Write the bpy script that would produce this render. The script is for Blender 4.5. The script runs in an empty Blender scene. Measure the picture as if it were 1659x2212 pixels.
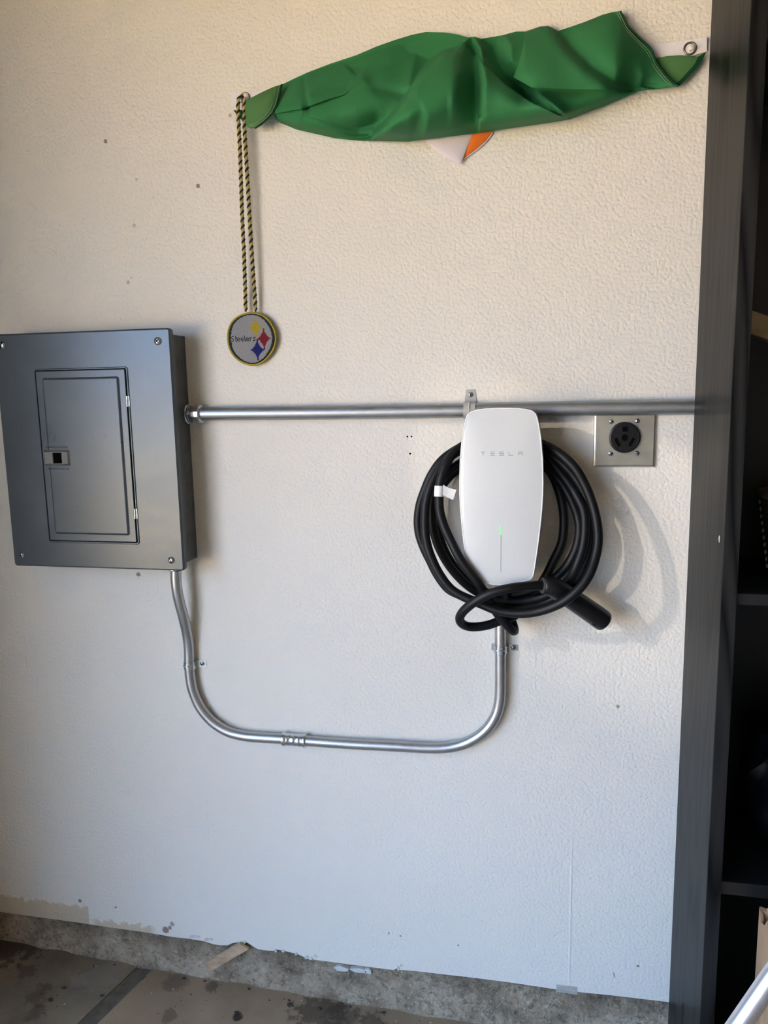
import bpy, bmesh, math, random
import numpy as np
from mathutils import Vector, Matrix

random.seed(7)
C = bpy.context.scene.collection
sc = bpy.context.scene
PI = math.pi

# ------------------------------------------------------------------ camera
CAM = np.array([0.0, -1.58, 1.445])                 # eye, metres; wall face is y = 0, floor z = 0
ROT = np.array([[0.979039876, 0.013106453, -0.203246504],     # columns: right, down, forward
                [0.202788826, -0.155388473, 0.966814933],
                [-0.018910650, -0.987766492, -0.154789353]])
FPX = 1665.72
cam_d = bpy.data.cameras.new('camera')
cam = bpy.data.objects.new('camera', cam_d)
C.objects.link(cam)
cam_d.sensor_fit = 'HORIZONTAL'
cam_d.sensor_width = 36.0
cam_d.lens = FPX * 36.0 / 1659.0
cam_d.clip_start = 0.02
M3 = Matrix([[ROT[r][0], -ROT[r][1], -ROT[r][2]] for r in range(3)])
cam.matrix_world = Matrix.Translation(Vector(CAM)) @ M3.to_4x4()
sc.camera = cam

# ------------------------------------------------------------------ sky, sun, exposure
DOOR_X = -1.50
DOOR_Y = -1.02          # near jamb of the garage door opening
world = bpy.data.worlds.new('sky')
sc.world = world
world.use_nodes = True
bg = world.node_tree.nodes['Background']
bg.inputs[0].default_value = (0.40, 0.62, 1.0, 1)
bg.inputs[1].default_value = 8.4
sun_d = bpy.data.lights.new('sun', 'SUN')
sun_d.energy = 68.0
sun_d.color = (1.0, 0.80, 0.50)
sun_d.angle = math.radians(0.6)
sun = bpy.data.objects.new('sun', sun_d)
C.objects.link(sun)
sun.rotation_euler = Vector((-0.30, 0.50, -0.80)).to_track_quat('-Z', 'Y').to_euler()
sun.location = (3, -5, 9)
# low sun glint thrown back into the garage by a car window across the drive
gl_d = bpy.data.lights.new('window_glint', 'SPOT')
gl_d.energy = 540.0
gl_d.color = (1.0, 0.88, 0.72)
gl_d.shadow_soft_size = 0.03
gl_d.spot_size = math.radians(7)
gl_d.spot_blend = 0.9
gl = bpy.data.objects.new('window_glint', gl_d)
C.objects.link(gl)
gl.location = (-4.6, -3.6, 3.5)
gl.rotation_euler = (Vector((0.19, 0, 1.12)) - Vector(gl.location)).to_track_quat('-Z', 'Y').to_euler()
# sky portal in the garage door opening (guides sampling only)
po_d = bpy.data.lights.new('door_portal', 'AREA')
po_d.shape = 'RECTANGLE'
po_d.size = 2.2
po_d.size_y = 5.4 + DOOR_Y
po_d.cycles.is_portal = True
po = bpy.data.objects.new('door_portal', po_d)
C.objects.link(po)
po.location = (DOOR_X - 0.06, (DOOR_Y - 5.4) / 2, 1.10)
po.rotation_euler = Vector((1, 0, 0)).to_track_quat('-Z', 'Y').to_euler()
sc.view_settings.view_transform = 'Standard'
sc.view_settings.look = 'None'
sc.view_settings.gamma = 1.0
sc.view_settings.use_curve_mapping = False
sc.view_settings.exposure = 0.22
sc.cycles.use_denoising = True
try:
    sc.cycles.denoising_input_passes = 'RGB_ALBEDO_NORMAL'
except Exception:
    pass
sc.cycles.max_bounces = 10
sc.cycles.diffuse_bounces = 6


# ------------------------------------------------------------------ measuring helpers
def ray(u, v):
    return ROT @ np.array([(u - 829.5) / FPX, (v - 1106.0) / FPX, 1.0])


def at(u, v, d=0.0):
    """World point seen at photo position (u, v), standing d metres in front of the wall face."""
    r = ray(u, v)
    t = (-d - CAM[1]) / r[1]
    return Vector(CAM + r * t)


def atx(u, v, x):
    r = ray(u, v)
    return Vector(CAM + r * ((x - CAM[0]) / r[0]))


def atz(u, v, z):
    r = ray(u, v)
    return Vector(CAM + r * ((z - CAM[2]) / r[2]))


# ------------------------------------------------------------------ mesh helpers
def obj(name, bm, mat=None, parent=None, smooth=False, label=None):
    me = bpy.data.meshes.new(name)
    bmesh.ops.recalc_face_normals(bm, faces=bm.faces)
    bm.to_mesh(me)
    bm.free()
    if smooth:
        me.shade_smooth()
        me.set_sharp_from_angle(angle=math.radians(38))
    if mat is not None:
        for m in (mat if isinstance(mat, (list, tuple)) else [mat]):
            me.materials.append(m)
    o = bpy.data.objects.new(name, me)
    C.objects.link(o)
    if parent is not None:
        o.parent = parent
        o.matrix_parent_inverse = world_of(parent).inverted()
    if label:
        o['label'] = label
    return o


def world_of(o):
    """world matrix of a top-level thing or of a part (parts carry no transform of their own)"""
    return o.matrix_basis.copy() if o.parent is None else Matrix.Identity(4)


def thing(name, label, cat, loc, group=None):
    o = bpy.data.objects.new(name, None)
    C.objects.link(o)
    o.empty_display_size = 0.05
    o.location = loc
    o['label'] = label
    o['category'] = cat
    if group:
        o['group'] = group
    return o


def tag(o, label, cat, group=None):
    o['label'] = label
    o['category'] = cat
    if group:
        o['group'] = group
    return o


def struct(o):
    o['kind'] = 'structure'
    return o


def box(bm, x0, x1, y0, y1, z0, z1, mi=0):
    vs = [bm.verts.new((x, y, z)) for x in (x0, x1) for y in (y0, y1) for z in (z0, z1)]
    for q in ((0, 1, 3, 2), (4, 6, 7, 5), (0, 4, 5, 1), (2, 3, 7, 6), (0, 2, 6, 4), (1, 5, 7, 3)):
        f = bm.faces.new([vs[i] for i in q])
        f.material_index = mi
    return vs


def bevel_all(bm, w, seg=2):
    bmesh.ops.bevel(bm, geom=list(bm.edges), offset=w, segments=seg, profile=0.5, affect='EDGES')


def hexa(bm, P):
    """box from 8 corners: front quad (4) then back quad (4)"""
    vs = [bm.verts.new(p) for p in P]
    for q in ((0, 1, 2, 3), (7, 6, 5, 4), (0, 4, 5, 1), (1, 5, 6, 2), (2, 6, 7, 3), (3, 7, 4, 0)):
        bm.faces.new([vs[i] for i in q])
    return vs


def rrect(x0, x1, z0, z1, r, n=5):
    out = []
    for cx_, cz_, a0 in ((x1 - r, z1 - r, 0), (x0 + r, z1 - r, 90), (x0 + r, z0 + r, 180), (x1 - r, z0 + r, 270)):
        for k in range(n + 1):
            a = math.radians(a0 + 90 * k / n)
            out.append((cx_ + r * math.cos(a), cz_ + r * math.sin(a)))
    return out


def circ(cx_, cz_, r, n=24):
    return [(cx_ + r * math.cos(2 * PI * k / n), cz_ + r * math.sin(2 * PI * k / n)) for k in range(n)]


def offs(pts, d):
    """offset a counter-clockwise outline outward by d"""
    n = len(pts)
    out = []
    for i in range(n):
        a, b, c = pts[i - 1], pts[i], pts[(i + 1) % n]
        e1 = np.array([b[0] - a[0], b[1] - a[1]])
        e2 = np.array([c[0] - b[0], c[1] - b[1]])
        n1 = np.array([e1[1], -e1[0]]) / (np.linalg.norm(e1) + 1e-12)
        n2 = np.array([e2[1], -e2[0]]) / (np.linalg.norm(e2) + 1e-12)
        m = n1 + n2
        m /= (np.linalg.norm(m) + 1e-12)
        k = d / max(0.4, float(m @ n1))
        out.append((b[0] + m[0] * k, b[1] + m[1] * k))
    return out


def rings(bm, prof, cap0=True, cap1=True, mi=0):
    """prof: list of (outline, y)"""
    R_ = [[bm.verts.new((p[0], y, p[1])) for p in o] for o, y in prof]
    n = len(R_[0])
    for a, b in zip(R_, R_[1:]):
        for i in range(n):
            f = bm.faces.new((a[i], a[(i + 1) % n], b[(i + 1) % n], b[i]))
            f.material_index = mi
    if cap0:
        bm.faces.new(R_[0]).material_index = mi
    if cap1:
        bm.faces.new(R_[-1][::-1]).material_index = mi
    return R_


def prism(bm, pts, yb, yf, bev=0.0, mi=0):
    """plate standing off the wall: back at yb, front at yf (more negative), bevelled front edge"""
    if bev > 0:
        return rings(bm, [(pts, yb), (pts, yf + bev), (offs(pts, -bev * 0.3), yf + bev * 0.3), (offs(pts, -bev), yf)], mi=mi)
    return rings(bm, [(pts, yb), (pts, yf)], mi=mi)


def ringplate(bm, outer, inner, yb, yf, bo=0.001, bi=0.001):
    prof = [(inner, yb), (outer, yb), (outer, yf + bo), (offs(outer, -bo), yf), (offs(inner, bi), yf), (inner, yf + bi), (inner, yb)]
    R_ = [[bm.verts.new((p[0], y, p[1])) for p in o] for o, y in prof[:-1]]
    R_.append(R_[0])
    n = len(outer)
    for a, b in zip(R_, R_[1:]):
        for i in range(n):
            bm.faces.new((a[i], a[(i + 1) % n], b[(i + 1) % n], b[i]))


def smooth_path(P, step):
    """Catmull-Rom through P (N x k), resampled about every `step` metres in the first 3 columns"""
    P = np.array(P, float)
    Q = np.vstack([2 * P[0] - P[1], P, 2 * P[-1] - P[-2]])
    out = []
    for i in range(1, len(Q) - 2):
        p0, p1, p2, p3 = Q[i - 1], Q[i], Q[i + 1], Q[i + 2]
        L = np.linalg.norm((p2 - p1)[:3])
        n = max(1, int(math.ceil(L / step)))
        d1, d0, d2 = max(L, 1e-6) ** .5, max(np.linalg.norm((p1 - p0)[:3]), 1e-6) ** .5, max(np.linalg.norm((p3 - p2)[:3]), 1e-6) ** .5
        m1 = d1 * ((p1 - p0) / d0 - (p2 - p0) / (d0 + d1) + (p2 - p1) / d1)
        m2 = d1 * ((p2 - p1) / d1 - (p3 - p1) / (d1 + d2) + (p3 - p2) / d2)
        for k in range(n):
            t = k / n
            out.append((2 * t**3 - 3 * t**2 + 1) * p1 + (t**3 - 2 * t**2 + t) * m1 + (-2 * t**3 + 3 * t**2) * p2 + (t**3 - t**2) * m2)
    out.append(P[-1])
    return np.array(out)


def tube(bm, pts, r, seg=12, cap=True, mi=0):
    pts = [Vector(p[:3]) for p in pts]
    n = len(pts)
    rs = r if hasattr(r, '__len__') else [r] * n
    T = []
    for i in range(n):
        a, b = pts[max(0, i - 1)], pts[min(n - 1, i + 1)]
        T.append((b - a).normalized())
    u = T[0].orthogonal().normalized()
    rows = []
    for i in range(n):
        u = (u - T[i] * u.dot(T[i])).normalized()
        w = T[i].cross(u)
        rows.append([bm.verts.new(pts[i] + (u * math.cos(2 * PI * k / seg) + w * math.sin(2 * PI * k / seg)) * rs[i]) for k in range(seg)])
    for a, b in zip(rows, rows[1:]):
        for k in range(seg):
            f = bm.faces.new((a[k], a[(k + 1) % seg], b[(k + 1) % seg], b[k]))
            f.material_index = mi
    if cap:
        bm.faces.new(rows[0][::-1]).material_index = mi
        bm.faces.new(rows[-1]).material_index = mi
    return rows


def lathe(bm, base, axis, prof, seg=24, mi=0):
    """prof: list of (distance along axis, radius)"""
    a = Vector(axis).normalized()
    base = Vector(base)
    pts = [base + a * s for s, _ in prof]
    u = a.orthogonal().normalized()
    w = a.cross(u)
    rows = [[bm.verts.new(p + (u * math.cos(2 * PI * k / seg) + w * math.sin(2 * PI * k / seg)) * max(r, 1e-5)) for k in range(seg)] for p, (_, r) in zip(pts, prof)]
    for q, s in zip(rows, rows[1:]):
        for k in range(seg):
            bm.faces.new((q[k], q[(k + 1) % seg], s[(k + 1) % seg], s[k])).material_index = mi
    bm.faces.new(rows[0][::-1]).material_index = mi
    bm.faces.new(rows[-1]).material_index = mi


def icos(bm, c, s, sub=1, rnd=0.0):
    r = bmesh.ops.create_icosphere(bm, subdivisions=sub, radius=1.0)
    for v in r['verts']:
        k = 1 + random.uniform(-rnd, rnd)
        v.co = Vector((c[0] + v.co.x * s[0] * k, c[1] + v.co.y * s[1] * k, c[2] + v.co.z * s[2] * k))


# ------------------------------------------------------------------ materials
def srgb(r, g, b):
    f = lambda c: (c / 255 / 12.92) if c / 255 <= 0.04045 else ((c / 255 + 0.055) / 1.055) ** 2.4
    return (f(r), f(g), f(b), 1)


class NT:
    def __init__(s, name):
        s.m = bpy.data.materials.new(name)
        s.m.use_nodes = True
        s.t = s.m.node_tree
        s.b = s.t.nodes['Principled BSDF']

    def n(s, typ, **kw):
        nd = s.t.nodes.new(typ)
        for k, v in kw.items():
            setattr(nd, k, v)
        return nd

    def link(s, a, b):
        s.t.links.new(a, b)

    def coord(s):
        return s.n('ShaderNodeTexCoord').outputs['Object']

    def noise(s, scale, detail=3, rough=0.5, vec=None, dist=0.0):
        nd = s.n('ShaderNodeTexNoise')
        nd.inputs['Scale'].default_value = scale
        nd.inputs['Detail'].default_value = detail
        nd.inputs['Roughness'].default_value = rough
        nd.inputs['Distortion'].default_value = dist
        s.link(vec if vec is not None else s.coord(), nd.inputs['Vector'])
        return nd.outputs['Fac']

    def scaled(s, sx, sy, sz):
        mp = s.n('ShaderNodeMapping')
        mp.inputs['Scale'].default_value = (sx, sy, sz)
        s.link(s.coord(), mp.inputs['Vector'])
        return mp.outputs[0]

    def ramp(s, fac, stops):
        r = s.n('ShaderNodeValToRGB')
        el = r.color_ramp.elements
        while len(el) < len(stops):
            el.new(0.5)
        for e, (p, c) in zip(el, stops):
            e.position = p
            e.color = c if len(c) == 4 else (*c, 1)
        s.link(fac, r.inputs[0])
        return r.outputs[0]

    def mix(s, fac, a, b, mode='MIX'):
        m = s.n('ShaderNodeMix', data_type='RGBA', blend_type=mode)
        for sock, v in ((m.inputs[0], fac), (m.inputs[6], a), (m.inputs[7], b)):
            if isinstance(v, (int, float)):
                sock.default_value = v
            elif isinstance(v, tuple):
                sock.default_value = v
            else:
                s.link(v, sock)
        return m.outputs[2]

    def math(s, op, a, b=0.0, c=None, clamp=False):
        m = s.n('ShaderNodeMath', operation=op, use_clamp=clamp)
        for i, v in enumerate((a, b) if c is None else (a, b, c)):
            if isinstance(v, (int, float)):
                m.inputs[i].default_value = v
            else:
                s.link(v, m.inputs[i])
        return m.outputs[0]

    def bump(s, h, strength, dist, normal=None):
        b = s.n('ShaderNodeBump')
        b.inputs['Strength'].default_value = strength
        b.inputs['Distance'].default_value = dist
        s.link(h, b.inputs['Height'])
        if normal is not None:
            s.link(normal, b.inputs['Normal'])
        return b.outputs[0]

    def out(s, col=None, rough=0.5, metal=0.0, spec=0.5, normal=None):
        if col is not None:
            if isinstance(col, tuple):
                s.b.inputs['Base Color'].default_value = col
            else:
                s.link(col, s.b.inputs['Base Color'])
        if isinstance(rough, (int, float)):
            s.b.inputs['Roughness'].default_value = rough
        else:
            s.link(rough, s.b.inputs['Roughness'])
        s.b.inputs['Metallic'].default_value = metal
        s.b.inputs['Specular IOR Level'].default_value = spec
        if normal is not None:
            s.link(normal, s.b.inputs['Normal'])
        return s.m


def simple(name, col, rough=0.5, metal=0.0, spec=0.5, mott=0.08, scale=60, bump=0.0):
    t = NT(name)
    f = t.noise(scale, 3)
    c = t.ramp(f, [(0.3, tuple(x * (1 - mott) for x in col[:3])), (0.7, tuple(min(1, x * (1 + mott)) for x in col[:3]))])
    nm = t.bump(t.noise(scale * 5, 2), bump, 0.001) if bump else None
    return t.out(c, rough, metal, spec, nm)


def wall_material():
    t = NT('textured_wall_paint')
    co = t.coord()
    base = t.ramp(t.noise(1.6, 4), [(0.3, (0.75, 0.715, 0.64)), (0.7, (0.80, 0.765, 0.69))])
    sep = t.n('ShaderNodeSeparateXYZ')
    t.link(co, sep.inputs[0])
    X, Z = sep.outputs[0], sep.outputs[2]
    # bare tan patches of old paint along the lower left edge
    def band(v, a, b, w):
        lo = t.math('MULTIPLY_ADD', v, 1 / w, -a / w, clamp=True)
        hi = t.math('MULTIPLY_ADD', v, -1 / w, b / w, clamp=True)
        return t.math('MULTIPLY', lo, hi)
    jag = t.math('MULTIPLY_ADD', t.noise(45, 4, 0.7), 0.06, -0.03)
    Zj = t.math('ADD', Z, jag)
    p1 = t.math('MULTIPLY', band(X, -2.2, -1.115, 0.004), band(Zj, 0.0, 0.172, 0.006))
    p2 = t.math('MULTIPLY', band(X, -1.115, -0.93, 0.02), band(Zj, 0.0, 0.140, 0.006))
    patch = t.math('MAXIMUM', p1, p2)
    col = t.mix(t.math('MULTIPLY', patch, 0.75), base, srgb(196, 178, 146))
    # brown specks, each at its own place
    for (u, v, r, dark) in ((228, 305, 0.0042, 1), (428, 402, 0.0042, 1), (497, 249, 0.0035, .7), (290, 487, 0.004, .5), (295, 388, 0.003, .5),
                            (277, 610, 0.004, .6), (283, 600, .002, .5), (1335, 1526, 0.004, .8), (404, 1918, 0.0, 1), (94, 1941, .0, 1), (173, 1946, .005, 1), (299, 1241, .005, 1), (358, 2009, .009, 1), (372, 1996, .006, .8),
                            (367, 2004, .005, 1), (1378, 2087, .003, 1), (700, 2000, .0, 1), (250, 1960, .003, 1), (840, 2016, .002, 1), (865, 2022, .002, 1), (990, 2042, .002, 1), (1004, 758, .0, 1), (378, 1905, .0, 1)):
        if r <= 0:
            continue
        p = at(u, v, 0)
        d = t.n('ShaderNodeVectorMath', operation='DISTANCE')
        t.link(co, d.inputs[0])
        d.inputs[1].default_value = (p.x, p.y, p.z)
        dj = t.math('ADD', d.outputs['Value'], t.math('MULTIPLY_ADD', t.noise(420, 3, .6), r * 2.0, -r * 1.0))
        msk = t.math('MULTIPLY', t.math('LESS_THAN', dj, r), dark * 0.8)
        col = t.mix(msk, col, srgb(112, 84, 58))
    # scuffs, faint grey dirt
    sc_ = t.ramp(t.noise(7, 8, 0.72), [(0.62, (0, 0, 0)), (0.72, (1, 1, 1))])
    col = t.mix(t.math('MULTIPLY', sc_, 0.05), col, (0.35, 0.3, 0.24, 1))
    # orange-peel relief
    n1 = t.noise(150, 1, 0.4)
    h1 = t.math('SMOOTH_MIN', t.math('MULTIPLY_ADD', n1, 2.4, -0.7), 0.75, 0.35)
    n2 = t.noise(230, 2, 0.5)
    h = t.math('ADD', h1, t.math('MULTIPLY', n2, 0.35))
    nb = t.bump(h, 0.85, 0.0011)
    def line(x, w):
        d = t.math('ABSOLUTE', t.math('SUBTRACT', X, x))
        return t.math('SUBTRACT', 1.0, t.math('DIVIDE', d, w), clamp=True)
    s1 = t.math('MULTIPLY', line(at(1232, 2000).x, 0.003), band(Z, 0.1, at(1232, 1790).z, 0.05))
    s2 = t.math('MULTIPLY', line(at(448, 1770).x, 0.003), band(Z, at(452, 1830).z, at(445, 1690).z, 0.05))
    nb = t.bump(t.math('ADD', s1, s2), 0.6, 0.0012, nb)
    return t.out(col, 0.62, 0, 0.35, nb)


def concrete(name, c0, c1, c2, sc1=5.0, bump=0.5, dist=0.003, grime=False):
    t = NT(name)
    col = t.ramp(t.noise(sc1, 8, 0.65), [(0.30, c0), (0.5, c1), (0.72, c2)])
    sp = t.ramp(t.noise(75, 6, 0.75), [(0.50, (0, 0, 0)), (0.62, (1, 1, 1))])
    col = t.mix(t.math('MULTIPLY', sp, 0.6), col, tuple(x * 0.45 for x in c0[:3]) + (1,))
    s2 = t.ramp(t.noise(130, 4, 0.7), [(0.58, (0, 0, 0)), (0.64, (1, 1, 1))])
    col = t.mix(t.math('MULTIPLY', s2, 0.35), col, tuple(min(1, x * 1.6) for x in c2[:3]) + (1,))
    if grime:      # black grime under the drywall, streaking down
        sep = t.n('ShaderNodeSeparateXYZ')
        t.link(t.coord(), sep.inputs[0])
        st = t.noise(16, 6, 0.7, t.scaled(1, 1, 0.35))
        g_ = t.math('MULTIPLY_ADD', sep.outputs[2], 11.0, -0.62)
        g_ = t.math('MULTIPLY', t.math('ADD', g_, t.math('MULTIPLY_ADD', st, 2.2, -1.15)), 0.8, clamp=True)
        col = t.mix(t.math('MULTIPLY', g_, 0.8), col, (0.045, 0.037, 0.028, 1))
        fk = t.ramp(t.noise(26, 7, 0.75), [(0.60, (0, 0, 0)), (0.68, (1, 1, 1))])
        col = t.mix(t.math('MULTIPLY', fk, 0.4), col, (0.50, 0.47, 0.42, 1))
    h = t.math('ADD', t.noise(35, 6, 0.65), t.math('MULTIPLY', t.noise(160, 3), 0.4))
    return t.out(col, 0.78, 0, 0.3, t.bump(h, bump, dist))


def floor_material(name, c0, c1, c2, stains):
    t = NT(name)
    co = t.coord()
    col = t.ramp(t.noise(4.5, 8, 0.62), [(0.3, c0), (0.5, c1), (0.72, c2)])
    for (u, v, r, kk, cc) in stains:
        p = atz(u, v, 0.01)
        d = t.n('ShaderNodeVectorMath', operation='DISTANCE')
        t.link(co, d.inputs[0])
        d.inputs[1].default_value = p
        dj = t.math('ADD', d.outputs['Value'], t.math('MULTIPLY_ADD', t.noise(34, 7, .75), r * 3.2, -r * 1.6))
        m = t.math('SUBTRACT', 1.0, t.math('DIVIDE', dj, r), clamp=True)
        m = t.math('MULTIPLY', t.math('MULTIPLY', m, 3.0, clamp=True), kk)
        col = t.mix(m, col, cc)
    h = t.math('ADD', t.noise(22, 6, 0.6), t.math('MULTIPLY', t.noise(150, 3), 0.3))
    return t.out(col, 0.6, 0, 0.4, t.bump(h, 0.35, 0.002))


def black_wood(name, dark, light, rough):
    t = NT(name)
    v = t.scaled(1, 1, 0.045)
    g = t.noise(95, 4, 0.6, v, 0.6)
    # cathedral grain: contour lines of a long soft field
    w = t.noise(9, 1, 0.3, t.scaled(1, 1, 0.10))
    ln = t.math('SINE', t.math('MULTIPLY', w, 90.0))
    ln = t.math('POWER', t.math('MULTIPLY_ADD', ln, 0.5, 0.5), 0.45)
    k = t.math('ADD', t.math('MULTIPLY', g, 0.45), t.math('MULTIPLY', ln, 0.5))
    col = t.ramp(k, [(0.25, dark), (0.75, light)])
    return t.out(col, rough, 0, 0.05, t.bump(k, 0.25, 0.0006))


def metal(name, col, rough, bump=0.0, spots=True):
    t = NT(name)
    f = t.noise(40, 6, 0.7)
    c = t.ramp(f, [(0.3, tuple(x * 0.86 for x in col)), (0.7, col)])
    if spots:
        s_ = t.ramp(t.noise(320, 2, 0.6), [(0.70, (0, 0, 0)), (0.74, (1, 1, 1))])
        c = t.mix(t.math('MULTIPLY', s_, 0.5), c, (0.72, 0.71, 0.68, 1))
    rr = t.math('MULTIPLY_ADD', f, 0.25, rough - 0.1)
    return t.out(c, rr, 0.92, 0.5, t.bump(t.noise(180, 2), bump, 0.0004) if bump else None)


M = {}
M['wall'] = wall_material()
M['shell'] = simple('garage_drywall', (0.34, 0.31, 0.26), 0.8, mott=0.04, scale=3)
M['curb'] = concrete('curb_concrete', (0.15, 0.115, 0.078), (0.36, 0.285, 0.20), (0.52, 0.44, 0.335), 11.0, 1.0, 0.008, True)
M['plaster'] = simple('dried_plaster', (0.62, 0.61, 0.58), 0.8, mott=.1, scale=90, bump=.4)
M['slab_l'] = floor_material('damp_concrete', (0.125, 0.106, 0.08), (0.21, 0.182, 0.14), (0.30, 0.262, 0.20),
                             ((30, 2050, .10, .75, (0.03, .026, .022, 1)), (60, 2110, .035, .5, (0.04, .034, .03, 1)), (85, 2160, .04, .6, (0.07, .05, .036, 1)),
                              (75, 2200, .03, .6, (0.06, .05, .04, 1)), (111, 2180, .012, .9, (0.015, .012, .01, 1)), (140, 2154, .010, .9, (0.015, .012, .01, 1)),
                              (210, 2120, .05, .4, (0.27, .25, .22, 1)), (170, 2130, .03, .4, (0.3, .28, .25, 1)), (222, 2168, .01, .8, (0.03, .025, .02, 1))))
M['slab_r'] = floor_material('tan_concrete', (0.24, 0.18, 0.12), (0.33, 0.255, 0.178), (0.41, 0.325, 0.23),
                             ((690, 2180, .07, .7, (0.045, .035, .026, 1)), (740, 2190, .05, .6, (0.05, .04, .03, 1)), (512, 2195, .012, .9, (0.02, .015, .012, 1)),
                              (625, 2165, .010, .8, (0.03, .025, .02, 1)), (380, 2125, .03, .5, (0.08, .06, .05, 1)), (460, 2130, .02, .6, (0.06, .05, .04, 1)), (365, 2195, .02, .5, (0.07, .05, .04, 1)), (800, 2200, .04, .6, (0.06, .045, .033, 1))))
M['joint'] = simple('joint_filler', (0.13, 0.115, 0.095), 0.85, mott=.25, scale=40, bump=.5)
M['emt'] = metal('galvanised_steel', (0.50, 0.51, 0.52), 0.36, 0.15)
M['emt_grey'] = metal('weathered_conduit', (0.42, 0.44, 0.455), 0.42, 0.2)
M['zinc'] = metal('bright_zinc', (0.66, 0.68, 0.70), 0.22, 0.0, False)
M['strap_paint'] = simple('painted_strap', (0.40, 0.40, 0.385), 0.5)
M['screw'] = metal('screw_steel', (0.55, 0.54, 0.52), 0.25, 0, False)
M['dark'] = simple('recess_shade_black', (0.004, 0.004, 0.004), 0.9, spec=0.0)  # flat black colour stands in for the shade inside holes and slots
t_ = NT('panel_enamel')
sm = t_.noise(6, 7, 0.72, dist=1.2)
c_ = t_.ramp(sm, [(0.3, (0.070, 0.086, 0.098)), (0.7, (0.084, 0.102, 0.114))])
rub = t_.ramp(t_.noise(120, 3, .6), [(0.70, (0, 0, 0)), (0.76, (1, 1, 1))])
c_ = t_.mix(t_.math('MULTIPLY', rub, 0.16), c_, (0.4, 0.41, 0.4, 1))
M['panel'] = t_.out(c_, t_.math('MULTIPLY_ADD', sm, 0.20, 0.20), 0.30, 0.5, t_.bump(t_.noise(420, 2), 0.06, 0.0004))
M['panel_box'] = simple('panel_box_enamel', (0.085, 0.093, 0.094), 0.5, mott=.1)
M['latch'] = simple('latch_plastic', (0.155, 0.15, 0.128), 0.45)
M['glass'] = NT('charger_face_glass').out((0.60, 0.615, 0.62, 1), 0.07, 0.0, 0.5)
t_ = NT('charger_face_glass_2')
t_.b.inputs['Coat Weight'].default_value = 1.0
t_.b.inputs['Coat Roughness'].default_value = 0.02
M['glass'] = t_.out(t_.ramp(t_.noise(900, 1), [(0.3, (0.58, 0.605, 0.615)), (0.7, (0.62, 0.645, 0.655))]), 0.36, 0.05, 0.5)
M['rim'] = simple('charger_rim', (0.82, 0.83, 0.84), 0.25, mott=.01)
M['shellgrey'] = simple('charger_body', (0.16, 0.165, 0.17), 0.4)
M['print'] = simple('grey_print', (0.26, 0.27, 0.275), 0.35)
t_ = NT('green_led')
t_.b.inputs['Emission Color'].default_value = (0.10, 1.0, 0.18, 1)
t_.b.inputs['Emission Strength'].default_value = 1.1
M['led'] = t_.out((0.1, 0.6, 0.15, 1), 0.4)
M['rubber'] = simple('black_rubber', (0.0045, 0.0048, 0.0058), 0.48, spec=.28, mott=.15, bump=.1)
M['handle'] = simple('connector_plastic', (0.007, 0.007, 0.0085), 0.38, mott=.1)
M['collar'] = simple('grey_collar', (0.05, 0.052, 0.058), 0.4)
M['paper'] = simple('white_label_stock', (0.82, 0.82, 0.82), 0.5, mott=.02)
M['steelplate'] = metal('stainless_plate', (0.62, 0.61, 0.53), 0.34, 0.1, False)
M['bakelite'] = simple('black_bakelite', (0.006, 0.006, 0.007), 0.35, spec=.35, mott=.4, scale=200, bump=.15)
M['bookside'] = black_wood('black_brown_veneer', (0.003, 0.003, 0.003), (0.021, 0.0205, 0.020), 0.38)
M['bookedge'] = black_wood('black_brown_edge', (0.006, 0.006, 0.006), (0.022, 0.022, 0.022), 0.42)
M['bookin'] = simple('black_shelf', (0.0045, 0.0045, 0.005), 0.5)
M['wood'] = None
t_ = NT('raw_pine')
g = t_.noise(60, 4, .6, t_.scaled(0.25, 1, 1))
M['wood'] = t_.out(t_.ramp(g, [(0.3, srgb(150, 124, 100)), (0.7, srgb(205, 178, 148))]), 0.7, 0, 0.3, t_.bump(g, .3, .001))
t_ = NT('bamboo')
M['bamboo'] = t_.out(t_.ramp(t_.noise(50, 3, .5, t_.scaled(.2, 1, 1)), [(0.3, (0.24, 0.17, 0.085)), (0.7, (0.36, 0.27, 0.14))]), 0.5)
t_ = NT('corrugated_cardboard')
M['card'] = t_.out(t_.ramp(t_.noise(30, 4, .6, t_.scaled(1, 1, .2)), [(0.3, srgb(150, 122, 94)), (0.7, srgb(178, 150, 120))]), 0.8, 0, 0.2)
M['wicker'] = simple('dark_wicker', (0.022, 0.015, 0.009), 0.7, spec=.2, mott=.4, scale=150, bump=.6)
M['wickerpale'] = simple('pale_wicker_stitch', (0.16, 0.14, 0.10), 0.7, spec=.2)
M['wicker_rim'] = simple('wicker_rim', (0.05, 0.038, 0.026), 0.7, spec=.2)
M['chip'] = simple('bare_chipboard', (0.6, 0.52, 0.4), 0.8)
M['bag'] = simple('black_plastic_film', (0.003, 0.0035, 0.006), 0.4, spec=.12, mott=.2)
M['tube'] = NT('silver_tube').out((0.80, 0.80, 0.83, 1), 0.33, 0.9)
M['drive'] = simple('sunlit_driveway', (0.52, 0.42, 0.29), 0.9, mott=.08, scale=4)


def cloth(name, a, b):
    t = NT(name)
    wv = t.noise(3.0, 3)
    col = t.ramp(wv, [(0.3, a), (0.7, b)])
    return t.out(col, 0.45, 0, 0.03, t.bump(t.noise(900, 2), 0.05, 0.0003))


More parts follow.
